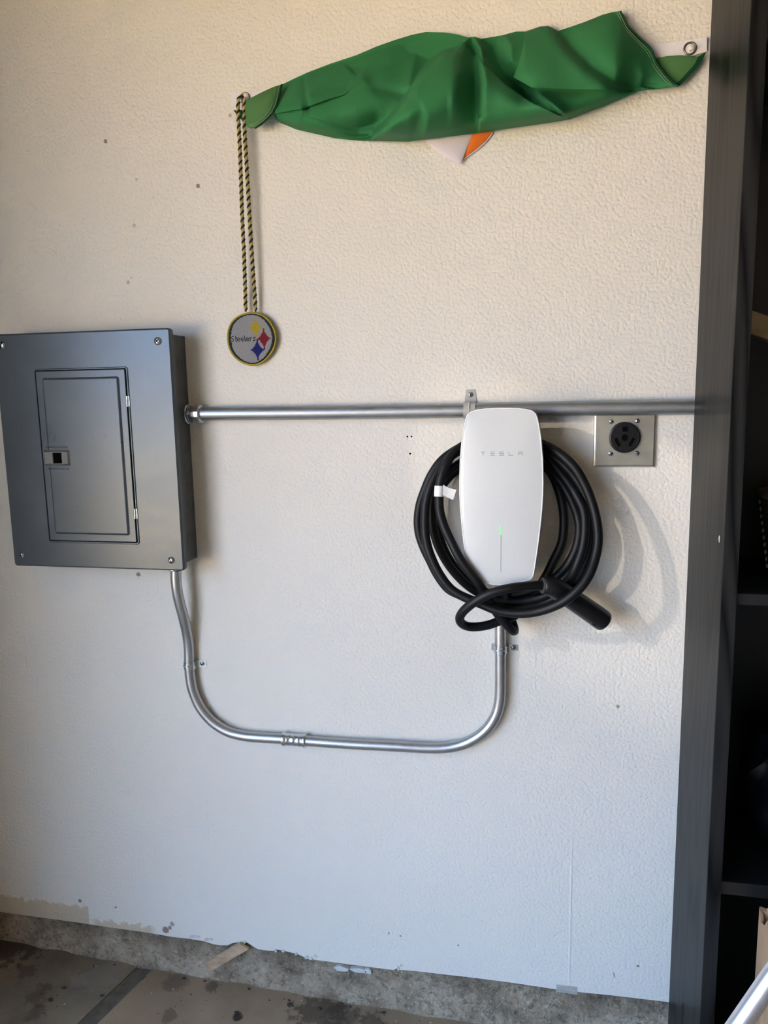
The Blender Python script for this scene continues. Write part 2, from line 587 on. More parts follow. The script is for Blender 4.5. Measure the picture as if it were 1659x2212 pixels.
M['green'] = cloth('green_satin', (0.036, 0.172, 0.066), (0.042, 0.195, 0.075))
M['greenback'] = cloth('green_satin_reverse', (0.075, 0.185, 0.065), (0.085, 0.20, 0.072))
M['greendark'] = cloth('green_hem', (0.012, 0.055, 0.024), (0.015, 0.065, 0.028))
M['stitch'] = simple('green_thread', (0.22, 0.36, 0.20), 0.7)
M['canvas'] = simple('white_canvas', (0.80, 0.78, 0.80), 0.8, mott=.03, scale=200, bump=.2)
M['white'] = cloth('white_satin', (0.66, 0.60, 0.66), (0.72, 0.66, 0.71))
M['orange'] = cloth('orange_satin', (0.72, 0.155, 0.028), (0.80, 0.20, 0.04))
M['brass'] = metal('aged_brass', (0.30, 0.23, 0.15), 0.35, 0, False)
M['cord_y'] = simple('yellow_cord', (0.50, 0.38, 0.11), 0.5, mott=.3, scale=900)
M['cord_b'] = simple('black_cord', (0.008, 0.008, 0.008), 0.5)
for nm_, c3 in (('bead_grey', (0.36, 0.36, 0.375)), ('bead_black', (0.01, 0.012, 0.013)), ('bead_green', (0.018, 0.03, 0.032)), ('bead_yellow', (0.50, 0.37, 0.03)),
                ('bead_red', (0.25, 0.009, 0.02)), ('bead_blue', (0.008, 0.015, 0.16))):
    M[nm_] = simple(nm_, c3, 0.6, spec=.2, mott=.1, scale=300)

# ------------------------------------------------------------------ the setting
# drywall with its ragged lower edge
edge_px = [(0, 1970), (60, 1978), (118, 1986), (170, 1993), (235, 2003), (300, 2012), (345, 2019), (372, 2024), (410, 2028), (440, 2033), (462, 2040), (478, 2042),
           (492, 2042), (503, 2037), (520, 2035), (534, 2036), (545, 2043), (556, 2050), (572, 2053), (590, 2054), (596, 2051), (610, 2053), (622, 2056), (640, 2060), (652, 2065), (664, 2071),
           (700, 2076), (760, 2084), (838, 2094), (851, 2095), (858, 2091), (864, 2095), (900, 2098), (960, 2105), (1030, 2113), (1100, 2122), (1160, 2131), (1200, 2137), (1260, 2144), (1320, 2150), (1380, 2157), (1447, 2165)]
lo = [(at(u, v).x, at(u, v).z) for u, v in edge_px]
zb = lo[-1][1]
pts = [(-2.05, lo[0][1])] + lo + [(3.6, zb), (3.6, 2.75), (-2.05, 2.75)]
bm = bmesh.new()
rings(bm, [(pts, 0.013), (pts, 0.0)])
for f in list(bm.faces):
    if len(f.verts) > 4:
        bmesh.ops.triangulate(bm, faces=[f])
wall = struct(obj('wall_back', bm, M['wall']))
bm = bmesh.new()
box(bm, -2.05, 3.75, 0.10, 0.22, -0.1, 2.9)
struct(obj('wall_outer', bm, M['shell']))
# loose paint flakes and joint tape along the lower edge of the drywall
bm = bmesh.new()
for (u, v, w, h, a) in ((662, 2066, 12, 6, .5), (681, 2064, 10, 5, -.6), (672, 2069, 9, 4, .2), (860, 2090, 6, 8, .3), (866, 2084, 7, 3, 0), (596, 2052, 7, 6, .2), (612, 2053, 8, 5, -.3), (640, 2059, 7, 5, .4), (420, 2022, 34, 5, .1), (450, 2028, 26, 6, .15), (528, 2034, 8, 5, -.5), (1325, 2105, 3, 10, .2)):
    p = at(u, v, 0.0)
    s = 0.00096
    q = [(-w / 2, -h / 2), (-w * .1, -h * .6), (w / 2, -h / 3), (w * .35, h / 2), (-w / 4, h * .55)]
    q = [(x * math.cos(a) - y * math.sin(a), x * math.sin(a) + y * math.cos(a)) for x, y in q]
    rings(bm, [([(p.x + x * s, p.z + y * s) for x, y in q], 0.0), ([(p.x + x * s * .92, p.z + y * s * .92 - .001) for x, y in q], -0.0022 - .002 * random.random())])
fl = obj('paint_flakes', bm, M['plaster'], wall)
fl['kind'] = 'stuff'
bm = bmesh.new()
for k in range(17):
    p0, p1 = at(1203 + k * 2.6, 2127 + k * .3, 0), at(1204 + k * 2.6, 2142 + k * .2, 0)
    box(bm, p0.x - .0004, p0.x + .0004, -.0016, -.0008, p1.z, p0.z)
for k in range(8):
    a, b = at(1201, 2127 + k * 2.1, 0), at(1247, 2131 + k * 2.1, 0)
    box(bm, a.x, b.x, -.0016, -.0008, (a.z + b.z) / 2 - .0004, (a.z + b.z) / 2 + .0004)
mt = obj('joint_tape', bm, M['plaster'], wall, label='open white fibreglass mesh of drywall tape')
mt['kind'] = 'stuff'
for (u, v, r) in ((880, 943, 1.9), (889, 943, 1.9), (886, 980, 2.2)):
    p = at(u, v, 0)
    bm = bmesh.new()
    lathe(bm, (p.x, 0.0015, p.z), (0, -1, 0), [(0, r * .00096), (.0018, r * .00096), (.0019, r * .0006), (.0017, r * .0003)], 10)
    obj('screw_hole', bm, M['dark'], wall)  # black disc on the wall face, the hole's shade put into its colour

# concrete stem wall (curb) under the drywall, uneven face
def zf(x):
    return max(0.0, min(0.07, -(x + 0.50) * 0.037)) if x < -0.5 else max(-0.012, -(x + 0.5) * 0.02)

bm = bmesh.new()
nx, nz = 260, 14
rng = np.random.RandomState(3)
nA = rng.rand(60, 8)
def lump(x, z):
    fx = (x + 2.1) * 18 % 59
    fz = min(6.99, max(0, z * 50))
    i, j = int(fx), int(fz)
    a, b = fx - i, fz - j
    a, b = a * a * (3 - 2 * a), b * b * (3 - 2 * b)
    return (nA[i, j] * (1 - a) + nA[(i + 1) % 60, j] * a) * (1 - b) + (nA[i, j + 1] * (1 - a) + nA[(i + 1) % 60, j + 1] * a) * b
grid = []
for i in range(nx + 1):
    x = -2.05 + 2.75 * i / nx
    row = []
    for j in range(nz + 1):
        z = -0.05 + (zb + 0.006 + 0.05) * j / nz
        y = 0.011 - 0.010 * lump(x, max(0, z)) - 0.02 * max(0, (0.03 - z)) * 0.5
        if j == nz:
            y = 0.016
        row.append(bm.verts.new((x, y, z)))
    grid.append(row)
for i in range(nx):
    for j in range(nz):
        bm.faces.new((grid[i][j], grid[i + 1][j], grid[i + 1][j + 1], grid[i][j + 1]))
back0 = [bm.verts.new((grid[0][k].co.x, .099, grid[0][k].co.z)) for k in (0, nz)]
back1 = [bm.verts.new((grid[nx][k].co.x, .099, grid[nx][k].co.z)) for k in (0, nz)]
bm.faces.new([grid[i][nz] for i in range(nx + 1)] + [back1[1], back0[1]])
curb = struct(obj('trim_1', bm, M['curb'], smooth=True))
curb['label'] = 'stained rough concrete curb under the drywall'
for cx_, cy_, w, h in ((738, 2094, 19, 8), (775, 2097, 24, 7), (795, 2099, 10, 8)):
    bm = bmesh.new()
    p = at(cx_, cy_, 0.0)
    q = []
    for k in range(16):
        a = 2 * PI * k / 16
        rr = random.uniform(.75, 1.1)
        q.append((p.x + w * .00096 * rr * math.cos(a), p.z + h * .00096 * rr * math.sin(a)))
    rings(bm, [(q, 0.012), (q, 0.0005), (offs(q, -.0012), -0.0006)])
    obj('plaster_splash', bm, M['plaster'], curb)

# floor: a joint bed with two slabs cast against each other along a slanting joint
J0, J1 = atz(306, 2112, 0.0), atz(205, 2212, 0.0)
jd = (J1 - J0).normalized()
jn = Vector((-jd.y, jd.x, 0))
if jn.x > 0:
    jn = -jn
bm = bmesh.new()
N = 56
gx = [-1.85 + 5.45 * i / N for i in range(N + 1)]
rows = [[bm.verts.new((x, y, zf(x) - 0.003)) for y in (0.09, -6.2)] for x in gx]
for a, b in zip(rows, rows[1:]):
    bm.faces.new((a[0], b[0], b[1], a[1]))
floor = struct(obj('floor', bm, M['joint']))
def slab(side, mat):
    bm = bmesh.new()
    xs = sorted(set([-1.85 + 5.45 * i / 60 for i in range(61)]))
    ys = [0.02 - 0.055 * i for i in range(114)]
    bmesh.ops.create_grid(bm, x_segments=100, y_segments=110, size=1)
    for v in bm.verts:
        v.co = Vector((-1.85 + 5.45 * (v.co.x + 1) / 2, 0.02 - 6.22 * (v.co.y + 1) / 2, 0))
    off = 0.021
    r = bmesh.ops.bisect_plane(bm, geom=list(bm.verts) + list(bm.edges) + list(bm.faces), plane_co=J0 + jn * off * side, plane_no=jn * side, clear_inner=True)
    for v in bm.verts:
        v.co.z = zf(v.co.x)
    ex = bmesh.ops.extrude_face_region(bm, geom=list(bm.faces))
    for g_ in ex['geom']:
        if isinstance(g_, bmesh.types.BMVert):
            g_.co.z -= 0.05
    return obj('slab', bm, mat, floor, smooth=True)
slab(1, M['slab_l'])['label'] = 'dark damp concrete slab'
slab(-1, M['slab_r'])['label'] = 'tan concrete slab'

# rest of the garage shell
bm = bmesh.new()
box(bm, -2.05, 3.75, -6.35, 0.22, 2.75, 2.9)
struct(obj('ceiling', bm, M['shell']))
bm = bmesh.new()
box(bm, 3.6, 3.75, -6.35, 0.10, -0.1, 2.75)
struct(obj('wall_right', bm, M['shell']))
bm = bmesh.new()
box(bm, -2.05, 3.6, -6.35, -6.2, -0.1, 2.75)
struct(obj('wall_front', bm, M['shell']))
bm = bmesh.new()
box(bm, DOOR_X - .2, DOOR_X, DOOR_Y, 0.0, -0.1, 2.75)
box(bm, DOOR_X - .2, DOOR_X, -6.2, -5.4, -0.1, 2.75)
box(bm, DOOR_X - .2, DOOR_X, -5.4, DOOR_Y, 2.2, 2.75)
struct(obj('wall_left', bm, M['shell']))
bm = bmesh.new()
box(bm, -40, DOOR_X, -40, 40, -0.12, 0.035)
struct(obj('driveway', bm, M['drive']))

# ------------------------------------------------------------------ breaker panel
PX0, PX1, PZ0, PZ1 = -1.1700, -0.7550, 1.445 - 0.3737, 1.445 + 0.1368
YF = -0.085
bp = thing('breaker_panel', 'grey steel breaker panel with a hinged door, mounted on the white wall', 'electrical panel', (-0.96, 0, PZ0))
bm = bmesh.new()
bx0, bx1, bz0, bz1 = -1.160, -0.764, PZ0 + .012, PZ1 - .012
vs = [(bx0, bz0), (bx1, bz0), (bx1, bz1), (bx0, bz1)]
R_ = rings(bm, [(vs, 0.0), (vs, YF + .012)], cap0=True, cap1=False)
inn = [(bx0 + .002, bz0 + .002), (bx1 - .002, bz0 + .002), (bx1 - .002, bz1 - .002), (bx0 + .002, bz1 - .002)]
rings(bm, [(inn, YF + .012), (inn, -.002)], cap0=False, cap1=True)
boxo = obj('enclosure', bm, M['panel_box'], bp, label='darker grey box behind the cover')
# knockouts pressed into the right side of the box
for (u, v, r) in ((388, 786, .0135), (402, 968, .011), (405, 1010, .0115), (409, 1050, .0115), (413, 1090, .012), (411, 1163, .0150), (398, 860, .008)):
    p = atx(u, v, bx1)
    for rr in ((r, r * .62) if r > .012 else (r,)):
        bm = bmesh.new()
        n_ = 28
        rowsk = [[bm.verts.new((bx1 + dx, p.y + q * math.cos(2 * PI * k / n_), p.z + q * math.sin(2 * PI * k / n_))) for k in range(n_)] for q, dx in ((rr, 0), (rr - .0006, .0007), (rr - .0014, .0007), (rr - .002, 0))]
        for a, b in zip(rowsk, rowsk[1:]):
            for k in range(n_):
                bm.faces.new((a[k], a[(k + 1) % n_], b[(k + 1) % n_], b[k]))
        obj('knockout', bm, M['panel_box'], boxo)
# cover with its door opening
hole_tl, hole_br = at(78, 801, .085), at(300, 1172, .085)
hx0, hx1 = (at(78, 801, .085).x + at(106, 1166, .085).x) / 2, (at(272, 796, .085).x + at(299, 1172, .085).x) / 2
hz1, hz0 = (at(78, 801, .085).z + at(272, 796, .085).z) / 2, (at(106, 1166, .085).z + at(299, 1174, .085).z) / 2
bm = bmesh.new()
outer = rrect(PX0, PX1, PZ0, PZ1, .007, 4)
inner = rrect(hx0, hx1, hz0, hz1, .003, 4)
ringplate(bm, outer, inner, YF + .013, YF, .0035, .0012)
cover = obj('cover', bm, M['panel'], bp)
bm = bmesh.new()   # pressed bead round the opening
o1, i1 = rrect(hx0 - .004, hx1 + .004, hz0 - .004, hz1 + .004, .006, 4), rrect(hx0 - .0002, hx1 + .0002, hz0 - .0002, hz1 + .0002, .003, 4)
ringplate(bm, o1, i1, YF + .001, YF - .0022, .0016, .0008)
obj('door_bead', bm, M['panel'], cover)
dx0, dx1, dz0, dz1 = hx0 + .0012, hx1 - .0034, hz0 + .0012, hz1 - .0012
bm = bmesh.new()
prism(bm, rrect(dx0, dx1, dz0, dz1, .002, 3), YF + .004, YF - .0012, .001)
door = obj('door', bm, M['panel'], bp)
ex1 = (at(259, 811, .085).x + at(282, 1160, .085).x) / 2
ez1, ez0 = at(259, 812, .085).z, at(282, 1157, .085).z
bm = bmesh.new()
pp = rrect(dx0 + .014, ex1, ez0, ez1, .006, 4)
rings(bm, [(pp, YF - .0010), (offs(pp, -.0012), YF - .0014), (offs(pp, -.0042), YF - .0042), (offs(pp, -.0056), YF - .0046)], cap0=False)
obj('raised_field', bm, M['panel'], door)
# slide latch
lx0, lx1 = at(97, 990, .088).x, at(152, 990, .088).x
lz1, lz0 = at(124, 972, .088).z, at(124, 1006, .088).z
sx0, sx1, sz1, sz0 = at(115, 990, .092).x, at(134, 990, .092).x, at(124, 978, .092).z, at(124, 1001, .092).z
bm = bmesh.new()
lo_, li_ = rrect(lx0, lx1, lz0, lz1, .001, 2), rrect(sx0, sx1, sz0, sz1, .0008, 2)
ringplate(bm, lo_, li_, YF - .001, YF - .0085, .0035, .0004)
latch = obj('latch', bm, M['latch'], door, label='olive grey plastic slide latch')
bm = bmesh.new()
box(bm, sx0 + .0075, sx1 - .0003, YF - .0045, YF - .001, sz0, sz1)
box(bm, sx0, sx1, YF - .0055, YF - .0044, sz0, sz1)
obj('latch_slot', bm, M['dark'], door)
for zz in (lz1 + .0062, lz0 - .0066):
    bm = bmesh.new()
    prism(bm, rrect(lx0 + .007, lx1 - .004, zz - .0015, zz + .0015, .0014, 3), YF - .004, YF - .0062, .0011)
    obj('pressed_rib', bm, M['panel'], door, smooth=True)
c0 = at(113, 945, .088)
bm = bmesh.new()
oc = [(c0.x + .0075 * sx, c0.z + .0098 * sy) for sx, sy in ((.45, -1), (1, -.5), (1, .5), (.45, 1), (-.45, 1), (-1, .5), (-1, -.5), (-.45, -1))]
ringplate(bm, oc, offs(oc, -.0009), YF - .0042, YF - .0052, .0002, .0002)
obj('stamped_outline', bm, M['panel'], door)
for (u, v) in ((274, 867), (291, 1110)):
    p = at(u, v, .088)
    bm = bmesh.new()
    lathe(bm, (p.x, YF - .0012, p.z - .0115), (0, 0, 1), [(0, .0024), (.0005, .0029), (.0225, .0029), (.023, .0024)], 14)
    box(bm, p.x - .0005, p.x + .0052, YF - .0022, YF - .0004, p.z - .0105, p.z + .0105)
    obj('hinge', bm, M['zinc'], bp, smooth=True)


def screw(name, p, r, parent, mat, ang=0.6, slot='flat', proud=.0032):
    """pan-head screw facing out from the wall; p is the seat centre"""
    bm = bmesh.new()
    lathe(bm, p, (0, -1, 0), [(0, r), (proud * .35, r), (proud * .8, r * .78), (proud, r * .4)], 20)
    o = obj(name, bm, mat, parent, smooth=True)
    bm = bmesh.new()
    for a in ((ang,) if slot == 'flat' else (ang, ang + PI / 2)):
        d, e = Vector((math.cos(a), 0, math.sin(a))), Vector((-math.sin(a), 0, math.cos(a)))
        c = Vector(p) + Vector((0, -proud * .72, 0))
        L, w = r * (.9 if slot == 'flat' else .55), r * .13
        A = [c + d * L * i + e * w * j for i, j in ((-1, -1), (1, -1), (1, 1), (-1, 1))]
        hexa(bm, [q + Vector((0, -proud * .34, 0)) for q in A] + A)
    obj('slot', bm, M['dark'], o)
    return o


for (u, v, r, a, k) in ((5, 746, .0078, 1.2, 'flat'), (341, 737, .0080, 2.2, 'both'), (48, 1199, .0066, .4, 'both'), (370, 1210, .0072, 1.9, 'flat')):
    p = at(u, v, .085)
    screw('screw', (p.x, YF, p.z), r, bp, M['screw'], a, k, .0045)

# ------------------------------------------------------------------ upper conduit
zc = 1.445 - .0412
uc = thing('conduit', 'straight grey metal conduit running level from the breaker panel to the bookcase', 'conduit', (-.25, 0, zc))
bm = bmesh.new()
xs = np.linspace(-.752, .95, 90)     # carries on behind the bookcase
tube(bm, [(x, -.0175 - .0008 * math.sin(x * 5), zc + .0007 * math.sin(x * 7 + 1)) for x in xs], .0147, 24)
obj('pipe', bm, M['emt_grey'], uc, smooth=True)
bm = bmesh.new()
lathe(bm, (-.7636, -.0185, zc), (1, 0, 0), [(0, .021), (.003, .0215), (.0075, .0215), (.0085, .0195), (.012, .0192), (.012, .0178), (.026, .0178), (.026, .0195), (.0275, .0205), (.036, .0205), (.038, .0188), (.039, .015)], 12)
obj('box_connector', bm, M['zinc'], uc, label='bright zinc connector nut on the panel side')
bm = bmesh.new()
lathe(bm, (-.7505, -.0363, zc + .003), (0, -1, 0.15), [(0, .0035), (.004, .0035), (.0045, .003)], 10)
obj('set_screw', bm, M['screw'], uc)
# ------------------------------------------------------------------ lower conduit
lp = [(380, 1232, .046), (380, 1250, .046), (382, 1272, .045), (388, 1302, .040), (397, 1336, .030), (404, 1368, .020), (408, 1398, .015), (409, 1430, .0145), (411, 1462, .0145), (418, 1495, .0145),
      (433, 1528, .0145), (458, 1558, .0145), (490, 1579, .0145), (525, 1589, .0145), (565, 1593, .0145), (612, 1596, .0145), (662, 1600, .0145), (760, 1607, .0145), (860, 1612, .0145), (925, 1615.5, .0145), (960, 1615, .0145), (995, 1609, .0145),
      (1028, 1594, .0145), (1055, 1571, .0145), (1073, 1541, .0145), (1080, 1508, .0145), (1081, 1470, .0145), (1081, 1401, .0145), (1081, 1340, .0145), (1081, 1285, .0145), (1081, 1250, .0145)]
P = [at(*q) for q in lp]
P = smooth_path([tuple(p) for p in P], .008)
lc = thing('conduit', 'bent shiny metal conduit looping from the panel bottom up to the white charger', 'conduit', (-.4, 0, at(700, 1603).z))
bm = bmesh.new()
tube(bm, P, .0119, 24)
obj('pipe', bm, M['emt'], lc, smooth=True)
a_, b_ = at(611, 1596, .0145), at(662, 1600, .0145)
bm = bmesh.new()
L_ = (b_ - a_).length
lathe(bm, a_, b_ - a_, [(0, .0128), (.0005, .0155), (.003, .0162), (.008, .0150), (.010, .0142), (.013, .0140), (.0145, .0150), (.017, .0140), (L_ * .5, .0139), (L_ * .5 + .001, .0146), (L_ * .5 + .003, .0140), (L_ - .017, .0140), (L_ - .0145, .0150), (L_ - .012, .0140), (L_ - .010, .0142), (L_ - .007, .0152), (L_ - .003, .0162), (L_ - .0005, .0155), (L_, .0128)], 28)
obj('coupling', bm, M['zinc'], lc, smooth=True, label='bright ridged coupling sleeve')
bm = bmesh.new()
p = at(380, 1238, .046)
lathe(bm, (p.x, p.y, PZ0 + .0115), (0, 0, -1), [(0, .0175), (.006, .0175), (.0065, .0155), (.0135, .0155), (.014, .0165), (.018, .0165), (.019, .0125)], 14)
obj('box_connector', bm, M['zinc'], lc)


def strap(label, c, axis, r, tabdir, tablen, w, mat, ang, foot=0.0):
    """one-hole strap: band over the pipe plus a flat ear on the wall with its screw; c = pipe centre"""
    c, ax, td = Vector(c), Vector(axis).normalized(), Vector(tabdir).normalized()
    t = thing('pipe_strap', label, 'pipe strap', (c.x, 0, c.z), )
    out_ = Vector((0, -1, 0))
    bm = bmesh.new()
    ro, ri = r + .0016, r + .0002
    prof = []
    k0 = -c.y   # distance of centre to wall
    pts_ = [(-ro if foot == 0 else -ro, -k0 + .001)] + [(ro * math.cos(a), ro * math.sin(a)) for a in np.linspace(PI, 0, 17)] + [(ro, -k0 + .004), (ro + .003, -k0 + .0018), (ro + .006, -k0 + .0015), (ro + tablen, -k0 + .0015)]
    if foot:
        pts_ = [(-ro - foot, -k0 + .0015), (-ro - .002, -k0 + .0015)] + pts_[1:]
    # two-sided ribbon across the pipe
    rowsA = []
    n = len(pts_)
    for i, (s, o) in enumerate(pts_):
        a = pts_[max(0, i - 1)]
        b = pts_[min(n - 1, i + 1)]
        tn = np.array([b[0] - a[0], b[1] - a[1]])
        tn /= np.linalg.norm(tn)
        nrm = np.array([-tn[1], tn[0]])
        ring = []
        for wv, th in ((-w / 2, 0), (w / 2, 0), (w / 2, .0014), (-w / 2, .0014)):
            q = np.array([s, o]) - nrm * th * -1 * (-1)
            ring.append(bm.verts.new(c + td * q[0] + out_ * q[1] + ax * (wv * (0.72 if (i >= n - 1 or (foot and i == 0)) else 1.0))))
        rowsA.append(ring)
    for a, b in zip(rowsA, rowsA[1:]):
        for k in range(4):
            bm.faces.new((a[k], a[(k + 1) % 4], b[(k + 1) % 4], b[k]))
    bm.faces.new(rowsA[0])
    bm.faces.new(rowsA[-1][::-1])
    obj('band', bm, mat, t, smooth=True)
    bm = bmesh.new()  # stiffening rib over the crown
    tube(bm, [c + td * ((ro + .0003) * math.cos(a)) + out_ * ((ro + .0003) * math.sin(a)) for a in np.linspace(PI * .93, PI * .07, 15)], .0016, 8)
    obj('rib', bm, mat, t, smooth=True)
    sp = c + td * (ro + tablen * .58)
    screw('screw', (sp.x, -.0018, sp.z), .0052, t, M['screw'], ang, 'both', .003)
    return t


p = at(1015, 884, .0175)
strap('grey one-hole pipe strap standing above the level conduit beside the charger top', (p.x, -.0175, zc), (1, 0, 0), .0148, (0, 0, 1), .025, .0235, M['strap_paint'], .3)
i_ = np.argmin([abs(q[2] - at(410, 1434, .0145).z) + (0 if q[0] < -.5 else 9) for q in P])
strap('zinc pipe strap on the bent conduit below the breaker panel', P[i_], (0, 0, 1), .012, (1, 0, 0), .021, .0165, M['zinc'], .8)
pz = at(1081, 1402, .0145)
strap('zinc pipe strap with two ears on the upright conduit under the charger', (pz.x, -.0145, pz.z), (0, 0, 1), .012, (1, 0, 0), .022, .0165, M['zinc'], 1.2, foot=.006)

# ------------------------------------------------------------------ range outlet
oc_ = at(1349, 944, .006)
px0, px1, pz0 = at(1282, 950, .006).x, at(1417, 950, .006).x, at(1350, 1009, .006).z
pz1 = oc_.z * 2 - pz0
ou = thing('power_outlet', 'square stainless outlet plate with a round black three-slot receptacle', 'outlet', (oc_.x, 0, oc_.z))
bm = bmesh.new()
prism(bm, [(px0, pz0), (px1, pz0), (px1, pz1), (px0, pz1)], 0.0, -.0068, .0042)
obj('plate', bm, M['steelplate'], ou)
rc = at(1349, 945, .012)
bm = bmesh.new()
lathe(bm, (rc.x, -.0062, rc.z), (0, -1, 0), [(0, .0300), (.009, .0300), (.0115, .0288), (.0122, .0262), (.0116, .0255), (.0116, .0)], 48)
rec = obj('receptacle', bm, M['bakelite'], ou, smooth=True)
yr = -.0178
for ang, off, w, h in ((90, .0165, .0095, .0092), (213, .0158, .0056, .0165), (-33, .0158, .0056, .0165)):
    a = math.radians(ang)
    cx_, cz_ = rc.x + off * math.cos(a), rc.z + off * math.sin(a)
    tw = 0 if ang == 90 else (math.radians(27) if ang == 213 else math.radians(-27))
    q = [(i * w / 2, j * h / 2) for i, j in ((1, -1), (1, 1), (-1, 1), (-1, -1))]
    q = [(cx_ + x * math.cos(tw) - y * math.sin(tw), cz_ + x * math.sin(tw) + y * math.cos(tw)) for x, y in q]
    bm = bmesh.new()
    ringplate(bm, offs(q, .0009), q, yr + .001, yr - .0007, .0003, .0003)
    obj('slot_rim', bm, M['bakelite'], rec)
    bm = bmesh.new()
    prism(bm, q, yr + .001, yr - .0001)
    obj('slot', bm, M['dark'], rec)
bm = bmesh.new()
ringplate(bm, circ(rc.x, rc.z, .0072), circ(rc.x, rc.z, .0060), yr + .001, yr - .0008, .0003, .0003)
obj('hole_rim', bm, M['bakelite'], rec)
bm = bmesh.new()
prism(bm, circ(rc.x, rc.z, .0060), yr + .001, yr - .0001)
obj('mounting_hole', bm, M['dark'], rec)
for (u, v, a) in ((1320.5, 911, .3), (1377, 909, 1.5), (1319, 980, 0.3), (1376, 979, .1)):
    p = at(u, v, .007)
    screw('screw', (p.x, -.0066, p.z), .0046, ou, M['screw'], a, 'flat', .003)

# ------------------------------------------------------------------ wall charger
ctop = at(1083.5, 880, .108)
cxm, ZT = ctop.x - .0006, ctop.z
half = [(0.0006, .030), (.0025, .046), (.006, .0575), (.0115, .0645), (.020, .0680), (.036, .0718), (.058, .0752), (.097, .0790), (.14, .0804), (.165, .0803), (.19, .0793), (.219, .0770), (.250, .0738), (.275, .0708), (.300, .0676), (.318, .0652), (.3255, .0630), (.3305, .0585), (.336, .046), (.3425, .024), (.3445, .0)]
right = [(cxm + w, ZT - s) for s, w in half]
left = [(cxm - w, ZT - s) for s, w in half[:-1]]
outl = left[::-1][::-1]
outline = [(cxm, ZT)] + left + [right[-1]] + right[:-1][::-1]     # top centre, down the left, up the right = counter-clockwise seen from the room
wc = thing('wall_charger', 'white glass-fronted wall charger hung on the wall inside its coiled black cable', 'charger', (cxm, 0, ZT - .345))
bm = bmesh.new()
hub = [(cxm + .052 * math.cos(a), ZT - .15 + .098 * math.sin(a)) for a in np.linspace(0, 2 * PI, 40, endpoint=False)]
rings(bm, [(hub, 0.0), (hub, -.066)])
hb2 = rrect(cxm - .035, cxm + .035, ZT - .335, ZT - .15, .01, 4)
rings(bm, [(hb2, 0.0), (hb2, -.066)])
obj('wall_mount', bm, M['shellgrey'], wc)
bm = bmesh.new()
rings(bm, [(offs(outline, -.012), -.066), (offs(outline, -.003), -.069), (outline, -.074), (outline, -.103), (offs(outline, -.0012), -.1048)])
obj('body', bm, M['shellgrey'], wc, smooth=True)
bm = bmesh.new()
ringplate(bm, offs(outline, -.0008), offs(outline, -.0034), -.100, -.1072, .0010, .0004)
obj('rim', bm, M['rim'], wc, smooth=True, label='thin bright white edge around the face')
# gently domed glass face
bm = bmesh.new()
fo = offs(outline, -.0030)
cen = (cxm, ZT - .172)
prev = None
levels = [(1.0, -.1050), (.995, -.1068)] + [(s, -.1068 - .0042 * (1 - s ** 2)) for s in (.97, .93, .85, .72, .55, .35, .15)]
prof = [([(cen[0] + (x - cen[0]) * s, cen[1] + (z - cen[1]) * s) for x, z in fo], y) for s, y in levels]
rings(bm, prof, cap0=True, cap1=True)
def yface(x, z):
    best = 0
    # position relative to the outline along the ray from the centre
    dx, dz = x - cen[0], z - cen[1]
    th = math.atan2(dz, dx)
    ang = [math.atan2(q[1] - cen[1], q[0] - cen[0]) for q in fo]
    i = int(np.argmin([abs((a - th + PI) % (2 * PI) - PI) for a in ang]))
    rr = math.hypot(fo[i][0] - cen[0], fo[i][1] - cen[1])
    s = min(1, math.hypot(dx, dz) / rr)
    return -.1068 - .0042 * (1 - s * s)
face = obj('face', bm, M['glass'], wc, smooth=True)
lz = at(1083, 980, .111).z
lh, lw, th = .0074, .0084, .00105
def stroke(bm, x0, x1, z0, z1):
    y = yface((x0 + x1) / 2, (z0 + z1) / 2)
    box(bm, x0, x1, y - .0003, y + .0006, z0, z1)
for ch, u in zip('TESLA', (1043, 1063.8, 1083.5, 1103.5, 1124)):
    x = at(u, 980, .111).x
    a, b, t0, t1 = x - lw / 2, x + lw / 2, lz - lh / 2, lz + lh / 2
    m0, m1 = lz - th / 2, lz + th / 2
    bm = bmesh.new()
    if ch == 'T':
        stroke(bm, a, b, t1 - th, t1)
        stroke(bm, x - th / 2, x + th / 2, t0, t1 - th * 1.5)
    elif ch == 'E':
        for z in (t1 - th, m0, t0):
            stroke(bm, a, b, z, z + th)
    elif ch == 'S':
        for z in (t1 - th, m0, t0):
            stroke(bm, a, b, z, z + th)
        stroke(bm, a, a + th, m1, t1 - th)
        stroke(bm, b - th, b, t0 + th, m0)
    elif ch == 'L':
        stroke(bm, a, b, t0, t0 + th)
        stroke(bm, a, a + th, t0 + th, t1)
    else:
        stroke(bm, a, b, t1 - th, t1)
        stroke(bm, a, b, m0 + .0004, m1 + .0004)
        stroke(bm, a, a + th, t0, m0 + .0004)
        stroke(bm, b - th, b, t0, m0 + .0004)
    obj('letter', bm, M['print'], face)
p0, p1, p2 = at(1082.2, 1137, .111), at(1082.4, 1155, .111), at(1083, 1237, .110)
bm = bmesh.new()
y = yface(p0.x, p0.z)
box(bm, p0.x - .0011, p0.x + .0011, y - .0004, y + .001, p1.z, p0.z)
obj('status_light', bm, M['led'], face, label='short glowing green status bar')
bm = bmesh.new()
for k in range(8):
    za, zb_ = p1.z + (p2.z - p1.z) * k / 8, p1.z + (p2.z - p1.z) * (k + 1) / 8
    y = yface(p0.x, (za + zb_) / 2)
    box(bm, p0.x - .0005, p0.x + .0005, y - .0002, y + .001, zb_, za)
obj('light_bar', bm, M['print'], face, label='thin unlit grey line')

